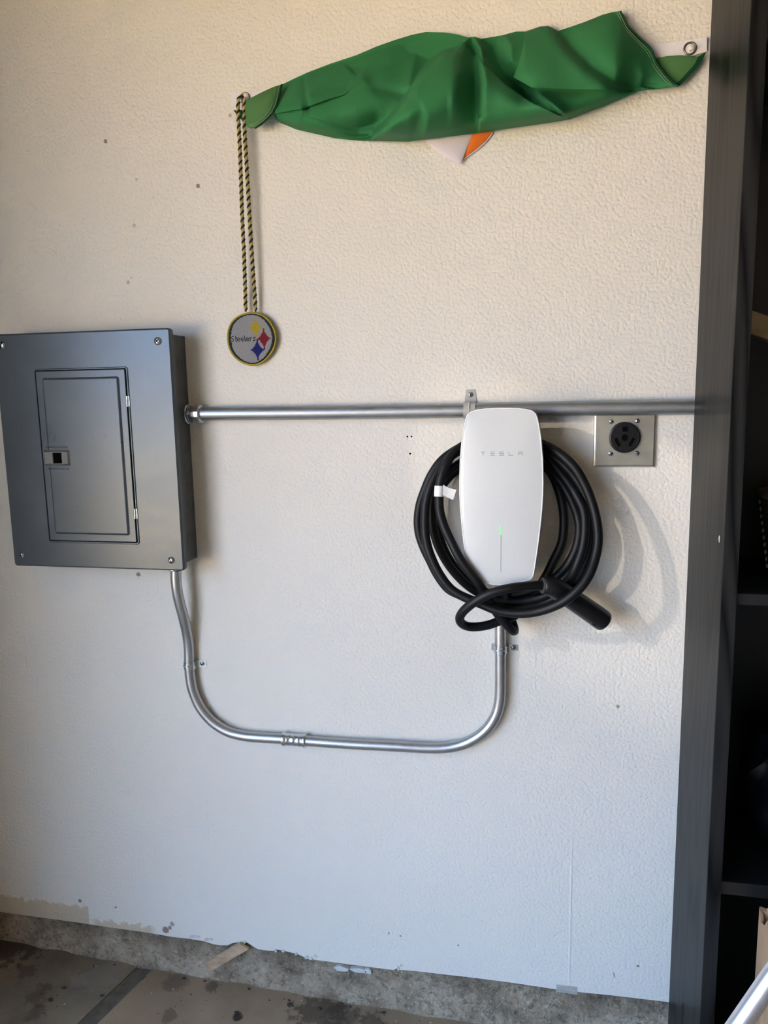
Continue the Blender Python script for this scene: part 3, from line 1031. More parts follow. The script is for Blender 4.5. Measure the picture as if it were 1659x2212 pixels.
# ------------------------------------------------------------------ charging cable, one continuous run
path = [
    (1090, 1240, .050), (1094, 1285, .050), (1100, 1325, .050), (1109, 1352, .054), (1111, 1363, .066), (1103, 1358, .081), (1085, 1339, .088), (1069, 1318, .092), (1053, 1293, .098),     # drip loop
    (1037, 1265, .113), (996, 1211, .116), (972, 1165, .108), (958.4, 1134.5, .101), (950, 1104, .096), (948.4, 1073, .093), (949.5, 1050, .090), (955, 1027, .086), (967.6, 996, .076), (986, 973, .060), (1020, 954, .045), (1070, 944, .042), (1125, 947, .046),  # labelled strand
    (1176, 962, .058), (1206.6, 978.6, .072), (1240, 1009, .082), (1265, 1051, .088), (1282, 1096, .094), (1290, 1135, .100), (1291.6, 1171.5, .106), (1285, 1207.7, .114), (1273, 1241, .124), (1252, 1271, .130), (1221.7, 1296.6, .130), (1191.5, 1311.7, .124), (1161, 1321, .118), (1131, 1325, .114), (1101, 1323.7, .110), (1071, 1317.7, .107), (1041, 1305.6, .103),
    (1005, 1291, .099), (975, 1273, .095), (950.7, 1242, .090), (934.6, 1211, .086), (923.8, 1180.6, .082), (918.4, 1150, .079), (917.7, 1119, .076), (920, 1088, .073), (927.6, 1058, .069), (941.5, 1027, .062), (963, 996, .053), (990, 975, .044), (1030, 962, .030), (1080, 957, .026), (1130, 960, .030), (1170, 972, .042),   # front turn
    (1214, 1001, .052), (1242, 1031, .056), (1263, 1066, .058), (1275, 1109, .060), (1277, 1143, .062), (1273, 1184, .066), (1260.7, 1220.5, .070), (1242, 1255, .066), (1212, 1283, .058), (1175, 1303, .054), (1130, 1313, .056), (1080, 1312, .060), (1030, 1300, .066), (995, 1286, .066),
    (969, 1273, .064), (945, 1242, .062), (929, 1211, .060), (914.6, 1180.6, .058), (905, 1150, .056), (903, 1119, .054), (907.7, 1088, .052), (918, 1058, .049), (931.5, 1027, .046), (953, 996, .040), (985, 972, .030), (1030, 952, .014), (1085, 946, .012), (1140, 955, .020),   # outermost turn
    (1180, 985, .046), (1222, 1035, .050), (1242, 1064, .060), (1260.7, 1102.5, .070), (1263.7, 1143, .076), (1258.6, 1184, .080), (1246, 1220, .082), (1230, 1251, .074), (1200, 1276, .060), (1160, 1293, .054), (1115, 1299, .052), (1070, 1296, .050),
    (1027.6, 1277, .050), (1001, 1257, .050), (974, 1227, .050), (954.6, 1196, .049), (941.5, 1165, .048), (935, 1134, .047), (933.8, 1104, .046), (936, 1073, .044), (946, 1048, .040), (962, 1026, .034), (985, 1006, .028), (1030, 985, .020), (1090, 978, .018), (1140, 985, .020),   # inner turn
    (1172, 1004, .026), (1206, 1035, .036), (1228, 1068, .044), (1246, 1108.6, .050), (1251.5, 1139, .053), (1246, 1180, .055), (1230, 1214, .055), (1206, 1243, .050), (1165, 1268, .042), (1110, 1284, .041), (1055, 1281, .041), (1013, 1258, .034),
    (980, 1222, .032), (961, 1190, .031), (949, 1158, .030), (944, 1125, .029), (943, 1095, .028), (948, 1063, .026), (962, 1040, .022), (985, 1018, .016), (1030, 998, .012), (1090, 990, .010), (1140, 993, .011),
    (1165, 1000, .013), (1181, 1011, .016), (1195.6, 1031, .022), (1211, 1072, .028), (1217.5, 1110, .032), (1218, 1140, .033), (1213, 1174, .034), (1194.6, 1214, .035), (1179, 1245, .036), (1158, 1278, .036), (1132, 1312, .040), (1105, 1334, .062),
    (1078, 1342, .076), (1055, 1350, .082), (1030, 1354, .088), (1010, 1353, .096), (997, 1346, .108), (993, 1336, .118), (998, 1324, .126), (1012, 1310, .133), (1035, 1294, .139), (1065, 1280, .142), (1100, 1271, .140), (1135, 1266.5, .130), (1160, 1265, .121), (1174, 1265, .115)]
W_ = smooth_path([tuple(at(*q)) for q in path], .006)
cc = thing('charging_cable', 'thick black charging cable coiled in loops around the white wall charger', 'cable', (cxm, 0, ZT - .40))
bm = bmesh.new()
tube(bm, W_, .0091, 14)
obj('cord', bm, M['rubber'], cc, smooth=True)
# connector grip: bent neck then a stout barrel
K = [(1170, 1265, .116, .0105), (1172.5, 1265, .115, .0148), (1185, 1266, .111, .0182), (1200, 1271, .104, .0200), (1218, 1282, .095, .0205), (1240, 1297, .085, .0203), (1265, 1314, .075, .0208), (1288, 1330, .066, .0212), (1301, 1339.5, .061, .0212)]
KP = smooth_path([tuple(at(*q[:3])) + (q[3],) for q in K], .005)
bm = bmesh.new()
tube(bm, KP[:, :3], list(KP[:, 3]), 28)
grip = obj('connector', bm, M['handle'], cc, smooth=True, label='black plastic plug handle')
bm = bmesh.new()
e0, e1 = Vector(KP[-2, :3]), Vector(KP[-1, :3])
ed = (e1 - e0).normalized()
lathe(bm, e1 - ed * .001, ed, [(0, .0212), (.005, .0205), (.0065, .0190), (.0065, .0175), (-.0, .0165)], 28)
obj('nozzle', bm, M['handle'], grip, smooth=True)
g0 = at(1173, 1265, .115)
gd = (at(1185, 1266, .111) - g0).normalized()
bm = bmesh.new()
lathe(bm, g0 - gd * .0025, gd, [(0, .0100), (0, .0148), (.0022, .0152), (.0028, .0120)], 28)
obj('collar', bm, M['collar'], grip, smooth=True, label='grey ring where the cord enters')
bm = bmesh.new()
b0 = at(1278, 1339, .052)
side = ed.cross(Vector((0, -1, 0))).normalized()
bc = Vector(KP[-4, :3])
q0 = bc + Vector((0, -1, 0)) * .0150 + Vector((-.56, 0, -.83)) * .0150
for i in (0,):
    u_, v_ = ed * .0045, (Vector((-.56, 0, -.83)).cross(ed)).normalized() * .002
    n_ = (q0 - bc).normalized()
    A = [q0 + u_ * s + v_ * k for s, k in ((-1, -1), (1, -1), (1, 1), (-1, 1))]
    hexa(bm, [p + n_ * .0006 for p in A] + [p - n_ * .002 for p in A])
obj('release_button', bm, M['collar'], grip)
# white wrap label
li = int(np.argmin([np.linalg.norm(w - np.array(at(949, 1060, .0915))) for w in W_]))
seg_ = W_[li - 1:li + 3]
ax_ = Vector(W_[li + 2] - W_[li - 2]).normalized()
c_l = Vector(W_[li])
bm = bmesh.new()
lathe(bm, c_l - ax_ * .0105, ax_, [(0, .0090), (0, .0096), (.021, .0096), (.021, .0090)], 24)
wrap = obj('wrap_label', bm, M['paper'], cc, smooth=True, label='white blank label folded round the cord')
f0, f1, f2, f3 = at(957, 1047, .1015), at(986, 1058, .096), at(979, 1080, .096), at(956, 1069, .1015)
mid0, mid1 = at(968, 1053.5, .0985), at(966, 1074.5, .0985)
bm = bmesh.new()
strip = [(f0, f3), (mid0, mid1), (f1, f2)]
nf = Vector((0.1, -1, 0)).normalized() * .0004
ra = [[bm.verts.new(a + nf * s) for a in pr for s in (1, -1)] for pr in strip]
for a, b in zip(ra, ra[1:]):
    for i, j in ((0, 2), (2, 3), (3, 1), (1, 0)):
        bm.faces.new((a[i], a[j], b[j], b[i]))
for a in (ra[0], ra[-1]):
    bm.faces.new((a[0], a[2], a[3], a[1]))
obj('label_flag', bm, M['paper'], wrap)

# ------------------------------------------------------------------ rolled flag
TOP = [(590, 238), (597, 205), (608, 183), (635, 170), (663, 157), (715, 137), (770, 119), (812, 101), (854, 86), (890, 75), (920, 69), (959, 70), (987, 74), (1011, 81), (1025, 79), (1039, 84), (1085, 76), (1115, 68), (1135, 68), (1167, 57), (1185, 56), (1206, 67), (1264, 47), (1301, 32), (1324, 26), (1340, 24), (1349, 40), (1357, 56), (1380, 80), (1406, 106), (1421, 140), (1450, 174), (1466, 186)]
BOT = [(590, 248), (600, 262), (609, 267), (641, 280), (676, 288), (725, 299), (777, 304), (830, 305), (882, 306), (917, 302), (970, 295), (1022, 289), (1060, 284), (1096, 278), (1140, 272), (1189, 265), (1234, 256), (1301, 231), (1340, 214), (1368, 201), (1380, 196), (1428, 192), (1450, 189), (1466, 187)]
TOP, BOT = np.array(TOP, float), np.array(BOT, float)


def foldf(PX, PY, line, A, wl, wr, t0=1.0, t1=1.0, sharp=False):
    """relief of one crease: line in photo pixels, height A (m); wl / wr = reach on its left / right side (px),
    t0, t1 scale the height at the two ends"""
    L = np.array(line, float)
    best = np.full(PX.shape, 1e9)
    sgn = np.zeros(PX.shape)
    par = np.zeros(PX.shape)
    seg = np.linalg.norm(np.diff(L, axis=0), axis=1)
    cum = np.concatenate([[0], np.cumsum(seg)]) / seg.sum()
    for i in range(len(L) - 1):
        a, d = L[i], L[i + 1] - L[i]
        t = np.clip(((PX - a[0]) * d[0] + (PY - a[1]) * d[1]) / (d @ d), 0, 1)
        qx, qy = PX - a[0] - t * d[0], PY - a[1] - t * d[1]
        dist = np.hypot(qx, qy)
        m = dist < best
        best = np.where(m, dist, best)
        sgn = np.where(m, np.sign(d[0] * qy - d[1] * qx), sgn)      # + = right-hand side in image space (y down): left of travel when negative
        par = np.where(m, cum[i] + t * (cum[i + 1] - cum[i]), par)
    w = np.where(sgn > 0, wr, wl)
    if sharp:
        v = np.exp(-best / w)
    else:
        v = np.exp(-(best / w) ** 1.5)
    return A * v * (t0 + (t1 - t0) * par)


flag = thing('flag', 'green, white and orange flag bunched up on the wall above the charger', 'flag', (at(1010, 250).x, 0, at(1010, 300).z))
NU, NV = 520, 96
us = np.linspace(590, 1465.5, NU)
tt = np.linspace(0, 1, NV)
topy, boty = np.interp(us, TOP[:, 0], TOP[:, 1]), np.interp(us, BOT[:, 0], BOT[:, 1])
PX = np.repeat(us[:, None], NV, 1)
TT = np.repeat(tt[None, :], NU, 0)
PY = topy[:, None] + TT * (boty - topy)[:, None]
wid = (boty - topy)[:, None]
TM = 0.72                                           # the belly hangs low, so the upper face leans back
def blur1(a, n):
    k = np.hanning(2 * n + 1)
    return np.convolve(np.pad(a, n, mode='edge'), k / k.sum(), 'valid')


topS, botS = blur1(topy, 34)[:, None], blur1(boty, 34)[:, None]
TS = np.clip((PY - topS) / (botS - topS), 0, 1)
prof = np.where(TS < TM, 1 - (1 - np.minimum(TS / TM, 1)) ** 1.4, np.maximum(0, 1 - np.maximum(0, (TS - TM) / (1 - TM)) ** 2.4) ** 0.6)
prof = prof * (0.30 + 0.70 * np.clip(np.minimum(TT, 1 - TT) * wid / 14, 0, 1) ** .6)
widS = botS - topS
Hh = 0.012 + 0.078 * np.clip(widS / 190, 0.1, 1.1) * prof
endr = np.clip((PX - 1330) / 110, 0, 1)            # free right edge does not curl back to the wall
Hh = Hh * (1 - endr) + endr * (0.028 + 0.010 * prof)
F = [
    # belly sinks towards the diagonal edge from the left
    ([(968, 98), (936, 124), (901, 164), (884, 193), (858, 228), (832, 260), (800, 292)], -.025, 6, 66, .8, .8),
    # pinch at the strip end and the fan from it
    ([(772, 163), (745, 186), (700, 200)], -.006, 9, 16, 1, .3),
    ([(772, 163), (790, 178), (815, 215)], .006, 12, 26, 1, .2),
    # little crease across the strip
    ([(657, 158), (658, 185), (662, 207), (667, 230)], -.0035, 5, 9, .6, 1),
    ([(667, 205), (676, 192)], .003, 6, 8, 1, .3),
    ([(652, 235), (644, 272)], .003, 6, 10, 1, .3),
    # pocket left of the diagonal
    ([(730, 268), (775, 278), (815, 262)], -.010, 26, 20, .4, 1),
    ([(900, 110), (890, 150), (885, 185)], .006, 16, 16, .3, 1),
    ([(800, 190), (840, 196), (878, 206)], -.004, 14, 14, .6, 1),
    ([(984, 96), (972, 104)], -.012, 10, 10, 1, 1),
    # big valley with its sharp lit wall
    ([(1017, 82), (1026, 120), (1030, 170), (1033, 247)], -.021, 7, 55, .55, 1.0),
    ([(1022, 80), (1041, 110), (1044, 135), (1050, 180), (1044, 220), (1034, 247)], .009, 16, 8, 1, .3),
    ([(905, 190), (912, 240), (890, 300)], -.004, 22, 10, .3, 1),
    # dark gully running down right
    ([(1058, 95), (1075, 130), (1098, 165), (1135, 200)], -.020, 22, 26, .6, 1),
    ([(1044, 135), (1091, 182), (1146, 221), (1203, 248)], .010, 7, 60, .8, .5),
    ([(1155, 196), (1190, 222), (1217, 244)], .015, 12, 14, .5, 1),
    # sweeping valley over the lobe
    ([(1208, 66), (1234, 101), (1277, 143), (1326, 176), (1380, 186)], -.019, 34, 15, .6, 1),
    ([(1186, 60), (1215, 110), (1262, 155), (1318, 184)], .006, 22, 22, .8, .6),
    ([(1381, 188), (1388, 165), (1383, 145)], .009, 12, 16, 1, .2),
    ([(1095, 80), (1105, 100), (1104, 130)], .006, 12, 12, .5, 1),
    ([(700, 262), (760, 276), (808, 272)], -.008, 22, 12, .3, 1),
    ([(735, 140), (790, 150), (850, 140), (905, 105)], -.006, 26, 30, .4, 1),
    ([(905, 205), (925, 250), (918, 296)], .005, 26, 9, .3, 1),
]
for ln, A, wl, wr, t0, t1 in F:
    edge = np.clip(np.minimum(TT, 1 - TT) * wid / 10, 0, 1) ** .6
    Hh = Hh + foldf(PX, PY, ln, 2.1 * A, wl, wr, t0, t1) * edge
# soft random drape
Hh = Hh + 0.0016 * np.sin(PX * .045 + PY * .03) * np.sin(PY * .06 - PX * .012) * prof
Hh = np.maximum(Hh, 0.004)
# smooth a little so creases round over
for _ in range(2):
    Hp = np.pad(Hh, 1, mode='edge')
    Hh = (4 * Hp[1:-1, 1:-1] + Hp[:-2, 1:-1] + Hp[2:, 1:-1] + Hp[1:-1, :-2] + Hp[1:-1, 2:]) / 8


# under the right lobe the inner cloth sinks away; this touches the body only
RECESS = foldf(PX, PY, [(1135, 188), (1150, 196), (1250, 198), (1340, 199), (1380, 198)], .050, 40, 34, 1, .25)
RECESS = RECESS * np.clip(np.minimum(TT, 1 - TT) * wid / 16, 0, 1) ** .6
HB = np.maximum(Hh - RECESS, 0.004)


def hflag(u, v, H=None):
    H = Hh if H is None else H
    x = min(NU - 1.001, max(0.0, (u - 590) / (1465.5 - 590) * (NU - 1)))
    i = int(x)
    fx = x - i
    out = 0.0
    for k, w in ((i, 1 - fx), (i + 1, fx)):
        y = min(NV - 1.001, max(0.0, (v - topy[k]) / max(1, boty[k] - topy[k]) * (NV - 1)))
        j = int(y)
        fy = y - j
        out += w * (H[k, j] * (1 - fy) + H[k, j + 1] * fy)
    return float(out)


def layer(bm, x0, x1, top, bot, off, nu, nv, back, H=None):
    """one fold of the cloth: sheet between two curves (photo x -> y), off(u, t, v) metres proud of the body;
    its borders turn back towards the wall"""
    top, bot = np.array(top, float), np.array(bot, float)
    us_ = np.linspace(x0, x1, nu)
    a, b = np.interp(us_, top[:, 0], top[:, 1]), np.interp(us_, bot[:, 0], bot[:, 1])
    rows, depth = [], []
    for i, u in enumerate(us_):
        r, dd = [], []
        for j in range(nv):
            t = j / (nv - 1)
            v = a[i] + t * max(0.4, b[i] - a[i])
            h = hflag(u, v, H) + off(u, t, v)
            r.append(bm.verts.new(at(u, v, h)))
            dd.append((u, v, h))
        rows.append(r)
        depth.append(dd)
    for i in range(nu - 1):
        for j in range(nv - 1):
            bm.faces.new((rows[i][j], rows[i + 1][j], rows[i + 1][j + 1], rows[i][j + 1]))
    if back:
        loop = [(i, 0) for i in range(nu)] + [(nu - 1, j) for j in range(1, nv)] + [(i, nv - 1) for i in range(nu - 2, -1, -1)] + [(0, j) for j in range(nv - 2, 0, -1)]
        sk = []
        for i, j in loop:
            u, v, h = depth[i][j]
            cu, cv = depth[i][nv // 2][0], depth[i][nv // 2][1]
            q = at(u, v + (cv - v) * .06, max(.003, h - back))
            sk.append(bm.verts.new(q))
        n = len(loop)
        for k in range(n):
            (i, j), (i2, j2) = loop[k], loop[(k + 1) % n]
            bm.faces.new((rows[i][j], sk[k], sk[(k + 1) % n], rows[i2][j2]))
    return rows


bm = bmesh.new()
body = layer(bm, 590, 1465.5, TOP, BOT, lambda u, t, v: 0.0, NU, NV, 0, HB)
for j, sg in ((0, 1), (NV - 1, -1)):      # cloth turns back under itself along the top and bottom
    bk_ = []
    for i in range(NU):
        c = body[i][j].co
        bk_.append(bm.verts.new((c.x, min(-.0012, c.y + .018), c.z - sg * .014)))
    for i in range(NU - 1):
        if us[i] < 1335:
            bm.faces.new((body[i][j], body[i + 1][j], bk_[i + 1], bk_[i]))
ss = lambda e0, e1, x: (lambda k: k * k * (3 - 2 * k))(min(1.0, max(0.0, (x - e0) / (e1 - e0))))
# right lobe, folded over the gully
LOBE_T = [(1109, 166), (1116, 148), (1124, 124), (1130, 98), (1134, 69)] + [tuple(p) for p in TOP if p[0] > 1140]
LOBE_B = [(1109, 167), (1148, 189), (1200, 191.5), (1260, 192.5), (1320, 194), (1376, 195.5), (1428, 192), (1450, 189), (1466, 187)]
layer(bm, 1109, 1465, LOBE_T, LOBE_B, lambda u, t, v: .002 + .022 * (1 - ss(1330, 1440, u)) * (.35 + .65 * t) * ss(0, .10, t + .02) , 230, 60, .016)
# middle fold: from the diagonal edge to the gully
MID_T = [(804, 287), (832, 260), (858, 228), (884, 193), (901, 164), (936, 124), (966, 100), (976, 110), (990, 104), (1010, 85), (1025, 80), (1040, 100), (1046, 138), (1091, 182), (1146, 221), (1203, 248), (1236, 256)]
MID_B = [(804, 300), (830, 305), (882, 306), (917, 302), (970, 295), (1022, 289), (1060, 284), (1096, 278), (1140, 272), (1189, 265), (1236, 256.5)]
def mid_off(u, t, v):
    d = max(0.0, (u - np.interp(v, DV, DU)))                # px to the right of the diagonal edge
    rise = .046 + .016 * ss(5, 120, d)
    k = ss(800, 850, u) * (1 - ss(975, 1032, u))
    return .0008 + rise * k * (1 - .8 * ss(.45, 1.0, t)) + .012 * ss(975, 1040, u) * (1 - ss(1150, 1235, u)) * (1 - ss(.2, .95, t))


DU, DV = [968, 936, 901, 884, 858, 832, 804], [98, 124, 164, 193, 228, 260, 288]
layer(bm, 804, 1235, MID_T, MID_B, mid_off, 260, 70, .014)
# lower-left strip laid over the belly
STR_B = [(592, 246), (652, 235), (667, 230), (710, 214), (742, 205), (764, 186), (790, 172), (820, 150)]
layer(bm, 592, 818, [tuple(p) for p in TOP if p[0] < 860], STR_B, lambda u, t, v: .0005 + .010 * ss(0, 1, t) * (1 - ss(690, 775, u)), 140, 40, .008)
for v in [v for v in bm.verts if not v.link_faces]:
    bm.verts.remove(v)
me_f = obj('green_panel', bm, M['green'], flag, smooth=False)
me_f.data.shade_smooth()
me_f.data.set_sharp_from_angle(angle=math.radians(55))


def sheet(name, outline_px, hfun, mat, parent, thick=.0012, label=None, cell=5.0, dome=0.0):
    """flat-ish piece of cloth cut to an outline (photo pixels), with real thickness"""
    O = np.array(outline_px, float)
    c = O.mean(0)
    bm = bmesh.new()
    k = [1.0, .97, .85, .65, .4, .15]
    R_ = []
    for s in k:
        R_.append([bm.verts.new(at(*(c + (o - c) * s), hfun(*(c + (o - c) * s)) + dome * (1 - s ** 4))) for o in O])
    n = len(O)
    for a, b in zip(R_, R_[1:]):
        for i in range(n):
            bm.faces.new((a[i], a[(i + 1) % n], b[(i + 1) % n], b[i]))
    bm.faces.new(R_[-1])
    bk = [bm.verts.new(v.co + Vector((0, thick, 0))) for v in R_[0]]
    for i in range(n):
        bm.faces.new((R_[0][(i + 1) % n], R_[0][i], bk[i], bk[(i + 1) % n]))
    bm.faces.new(bk)
    return obj(name, bm, mat, parent, smooth=True, label=label)


def dense(pts, step=6):
    out = []
    for a, b in zip(pts, pts[1:] + pts[:1]):
        n = max(1, int(math.hypot(b[0] - a[0], b[1] - a[1]) / step))
        out += [(a[0] + (b[0] - a[0]) * k / n, a[1] + (b[1] - a[1]) * k / n) for k in range(n)]
    return out


hdr = [(499, 201), (530, 199), (578, 194), (800, 160), (1100, 125), (1402, 99), (1527, 81), (1528, 100), (1526, 112), (1507, 121), (1417, 123), (1100, 158), (800, 195), (575, 230), (533, 237), (503, 236), (501, 222)]
bm = bmesh.new()
T_ = [(499, 201), (503, 201), (530, 199), (578, 195), (700, 178), (900, 155), (1100, 132), (1300, 110), (1402, 98), (1470, 88), (1527, 81)]
B_ = [(502, 237), (504, 238), (533, 237), (578, 231), (700, 214), (900, 192), (1100, 168), (1300, 145), (1417, 124), (1490, 122), (1527, 111)]
n1, n2 = [], []
for (a, b) in zip(T_, B_):
    n1.append([bm.verts.new(at(a[0] + (b[0] - a[0]) * k / 4, a[1] + (b[1] - a[1]) * k / 4, .0075 + .0008 * math.sin(a[0] * .1 + k))) for k in range(5)])
    n2.append([bm.verts.new(at(a[0] + (b[0] - a[0]) * k / 4, a[1] + (b[1] - a[1]) * k / 4, .0035)) for k in range(5)])
for q in (n1, n2):
    for a, b in zip(q, q[1:]):
        for k in range(4):
            bm.faces.new((a[k], b[k], b[k + 1], a[k + 1]))
for i in range(len(T_) - 1):
    for k in (0, 4):
        bm.faces.new((n1[i][k], n1[i + 1][k], n2[i + 1][k], n2[i][k]))
for i in (0, -1):
    for k in range(4):
        bm.faces.new((n1[i][k], n1[i][k + 1], n2[i][k + 1], n2[i][k]))
band = obj('header_band', bm, M['canvas'], flag, smooth=True, label='white canvas heading strip')
# reverse-side flap at the left end
fl_o = dense([(531, 218), (548, 208), (570, 197), (590, 188), (609, 182), (606, 200), (600, 216), (592, 236), (580, 253), (566, 266), (551, 276), (540, 277), (533, 274), (530, 262), (531, 250), (529, 234)], 5)
flap_h = lambda u, v: .030 + .008 * math.sin((u - 530) / 80 * PI) + .004 * math.sin((v - 180) / 95 * PI)
flapl = sheet('end_flap', fl_o, flap_h, M['greenback'], flag, label='paler green reverse side folded over', dome=.006)
def thread(line, hf, parent, r=.0006, mat=None, name='stitching'):
    bm = bmesh.new()
    P_ = smooth_path([tuple(at(u, v, hf(u, v))) for u, v in line], .004)
    tube(bm, P_, r, 6)
    return obj(name, bm, mat or M['stitch'], parent)
fh = lambda u, v: flap_h(u, v) + .0045
thread([(596, 188), (592, 206), (586, 228), (578, 244), (564, 258), (550, 267), (536, 270)], fh, flapl)
thread([(604, 184), (600, 204), (594, 228), (584, 245), (566, 262), (551, 271), (538, 273)], lambda u, v: fh(u, v) - .001, flapl)
thread([(609, 182), (604, 206), (597, 234), (583, 252), (567, 267), (551, 277)], lambda u, v: flap_h(u, v) - .0005, flapl, .0016, M['greendark'], 'hem')
# dark corner of the flag under the heading at far left
sheet('lower_corner', dense([(503, 237), (533, 236), (531, 250), (526, 263), (516, 253)], 5), lambda u, v: .006, M['greendark'], flag, label='dark green corner below the heading')
# reverse-side flap at the right end
fr_o = dense([(1412, 128), (1440, 121), (1470, 119), (1506, 122), (1526, 112), (1520, 125), (1509, 143), (1495, 158), (1480, 172), (1466, 186), (1450, 180), (1430, 165), (1415, 145)], 6)
frh = lambda u, v: .0100 + .006 * math.sin(max(0, (u - 1415) / 110) * PI)
flapr = sheet('end_flap', fr_o, frh, M['greenback'], flag, label='paler green reverse side at the right end', dome=.002)
bm = bmesh.new()
hb = [((1526, 112), (1507, 124)), ((1519, 127), (1502, 136)), ((1508, 145), (1494, 146)), ((1494, 160), (1481, 160)), ((1480, 174), (1470, 172)), ((1467, 186), (1462, 180))]
fa = [[bm.verts.new(at(*q, frh(*q) + .0032 - s * .002)) for q in pr for s in (0, 1)] for pr in hb]
for a, b in zip(fa, fa[1:]):
    for i, j in ((0, 2), (2, 3), (3, 1), (1, 0)):
        bm.faces.new((a[i], a[j], b[j], b[i]))
for a in (fa[0], fa[-1]):
    bm.faces.new((a[0], a[2], a[3], a[1]))
obj('hem', bm, M['greendark'], flapr)
# right-hand hem of the green panel with its two stitch lines
HL = [(1340, 24), (1349, 40), (1357, 56), (1380, 80), (1406, 106), (1421, 140), (1450, 174), (1466, 186)]
fhh = lambda u, v: hflag(u, v) + .0032 + .022 * (1 - ss(1330, 1440, u)) * .35
thread([(1333, 27), (1341, 44), (1349, 60), (1372, 86), (1397, 112), (1412, 143), (1440, 177), (1453, 187)], fhh, me_f, .0004)
thread([(1337, 26), (1346, 44), (1354, 60), (1377, 85), (1402, 111), (1417, 143), (1446, 177), (1459, 187)], fhh, me_f, .0004)
thread(HL, lambda u, v: fhh(u, v) - .001, me_f, .0014, M['greendark'], 'hem')
# white and orange corners hanging below
sheet('white_panel', dense([(905, 296), (940, 285), (1000, 280), (1023, 282), (1018, 298), (1010, 315), (1003, 335), (994, 355), (975, 346), (955, 335), (936, 320), (917, 303)], 7),
      lambda u, v: .0085 + .003 * math.sin((u - 917) / 100 * PI), M['white'], flag, label='white corner hanging below the green', dome=.004)
sheet('orange_panel', dense([(1015, 284), (1040, 276), (1068, 276), (1064, 286), (1050, 304), (1030, 322), (1010, 337), (999, 345), (1004, 330), (1012, 308)], 6),
      lambda u, v: .006 + .0015 * math.sin((u + v) * .12), M['orange'], flag, label='orange sliver below the green', dome=.003)
sheet('white_edge', dense([(1066, 286), (1050, 307), (1030, 325), (1008, 341), (996, 350), (999, 344), (1012, 334), (1030, 319), (1048, 303), (1060, 288)], 6),
      lambda u, v: .0045, M['white'], flag)
# brass grommets and the nails they hang on
def grommet(u, v, r0, parent):
    p = at(u, v, .006)
    bm = bmesh.new()
    n, m = 28, 8
    rw = [[bm.verts.new((p.x + (r0 + .0019 * math.cos(b)) * math.cos(a), -.0082 - .0016 * math.sin(b), p.z + (r0 + .0019 * math.cos(b)) * math.sin(a))) for b in np.linspace(0, 2 * PI, m, endpoint=False)] for a in np.linspace(0, 2 * PI, n, endpoint=False)]
    for i in range(n):
        for k in range(m):
            bm.faces.new((rw[i][k], rw[(i + 1) % n][k], rw[(i + 1) % n][(k + 1) % m], rw[i][(k + 1) % m]))
    o = obj('grommet', bm, M['brass'], parent, smooth=True)
    bm = bmesh.new()
    prism(bm, circ(p.x, p.z, r0 - .001, 20), -.006, -.0079)
    obj('grommet_hole', bm, M['canvas'], o)
    return o
grommet(1490, 106, .0098, band)
grommet(530, 213, .0098, band)
for (u, v, lab) in ((1494, 101, 'pale nail head in the grommet at the right end of the flag'), (520, 213, 'nail under the cords at the left end of the flag')):
    p = at(u, v, .02)
    bm = bmesh.new()
    lathe(bm, (p.x - .002, 0, p.z - .002), (.06, -1, .06), [(0, .0020), (.017, .0020), (.017, .0045), (.0185, .0050), (.0205, .0046), (.0215, .0025)], 16)
    tag(obj('nail', bm, M['paper'] if u > 1000 else M['screw'], smooth=True), lab, 'nail')

# ------------------------------------------------------------------ beaded pendant
pc = at(543, 731.5, .012)
pend = thing('beaded_pendant', 'round beaded team medallion hanging from a twisted black and gold cord', 'necklace', (pc.x, 0, pc.z))
S_ = .00167
RB = 31.2
def rim_r(a):
    return RB * (1 + .012 * math.sin(3 * a + .4) + .010 * math.sin(5 * a + 2))
FONT = {'S': ['.###', '#...', '#...', '.##.', '...#', '...#', '###.'], 't': ['.#.', '.#.', '###', '.#.', '.#.', '.#.', '.##'], 'e': ['.##.', '#..#', '####', '#...', '.###'],
        'l': ['#.', '#.', '#.', '#.', '#.', '#.', '##'], 'r': ['#.#', '##.', '#..', '#..', '#..'], 's': ['.###', '#...', '.##.', '...#', '###.']}
text = {}
cx0 = -27
for ch in 'Steelers':
    g_ = FONT[ch]
    for r_, row in enumerate(g_):
        for c2, cell in enumerate(row):
            if cell == '#':
                text[(cx0 + c2, -3 + (len(g_) - 1 - r_))] = 1
    cx0 += len(g_[0]) + (1 if ch in 'Stelr' else 1) - (1 if ch in 'tl' else 0)
stars = [(6.6, 13.0, 9.2, 13.0, 3), (16.8, -0.6, 9.2, 13.0, 4), (7.8, -14.2, 9.2, 12.8, 5)]
bm = bmesh.new()
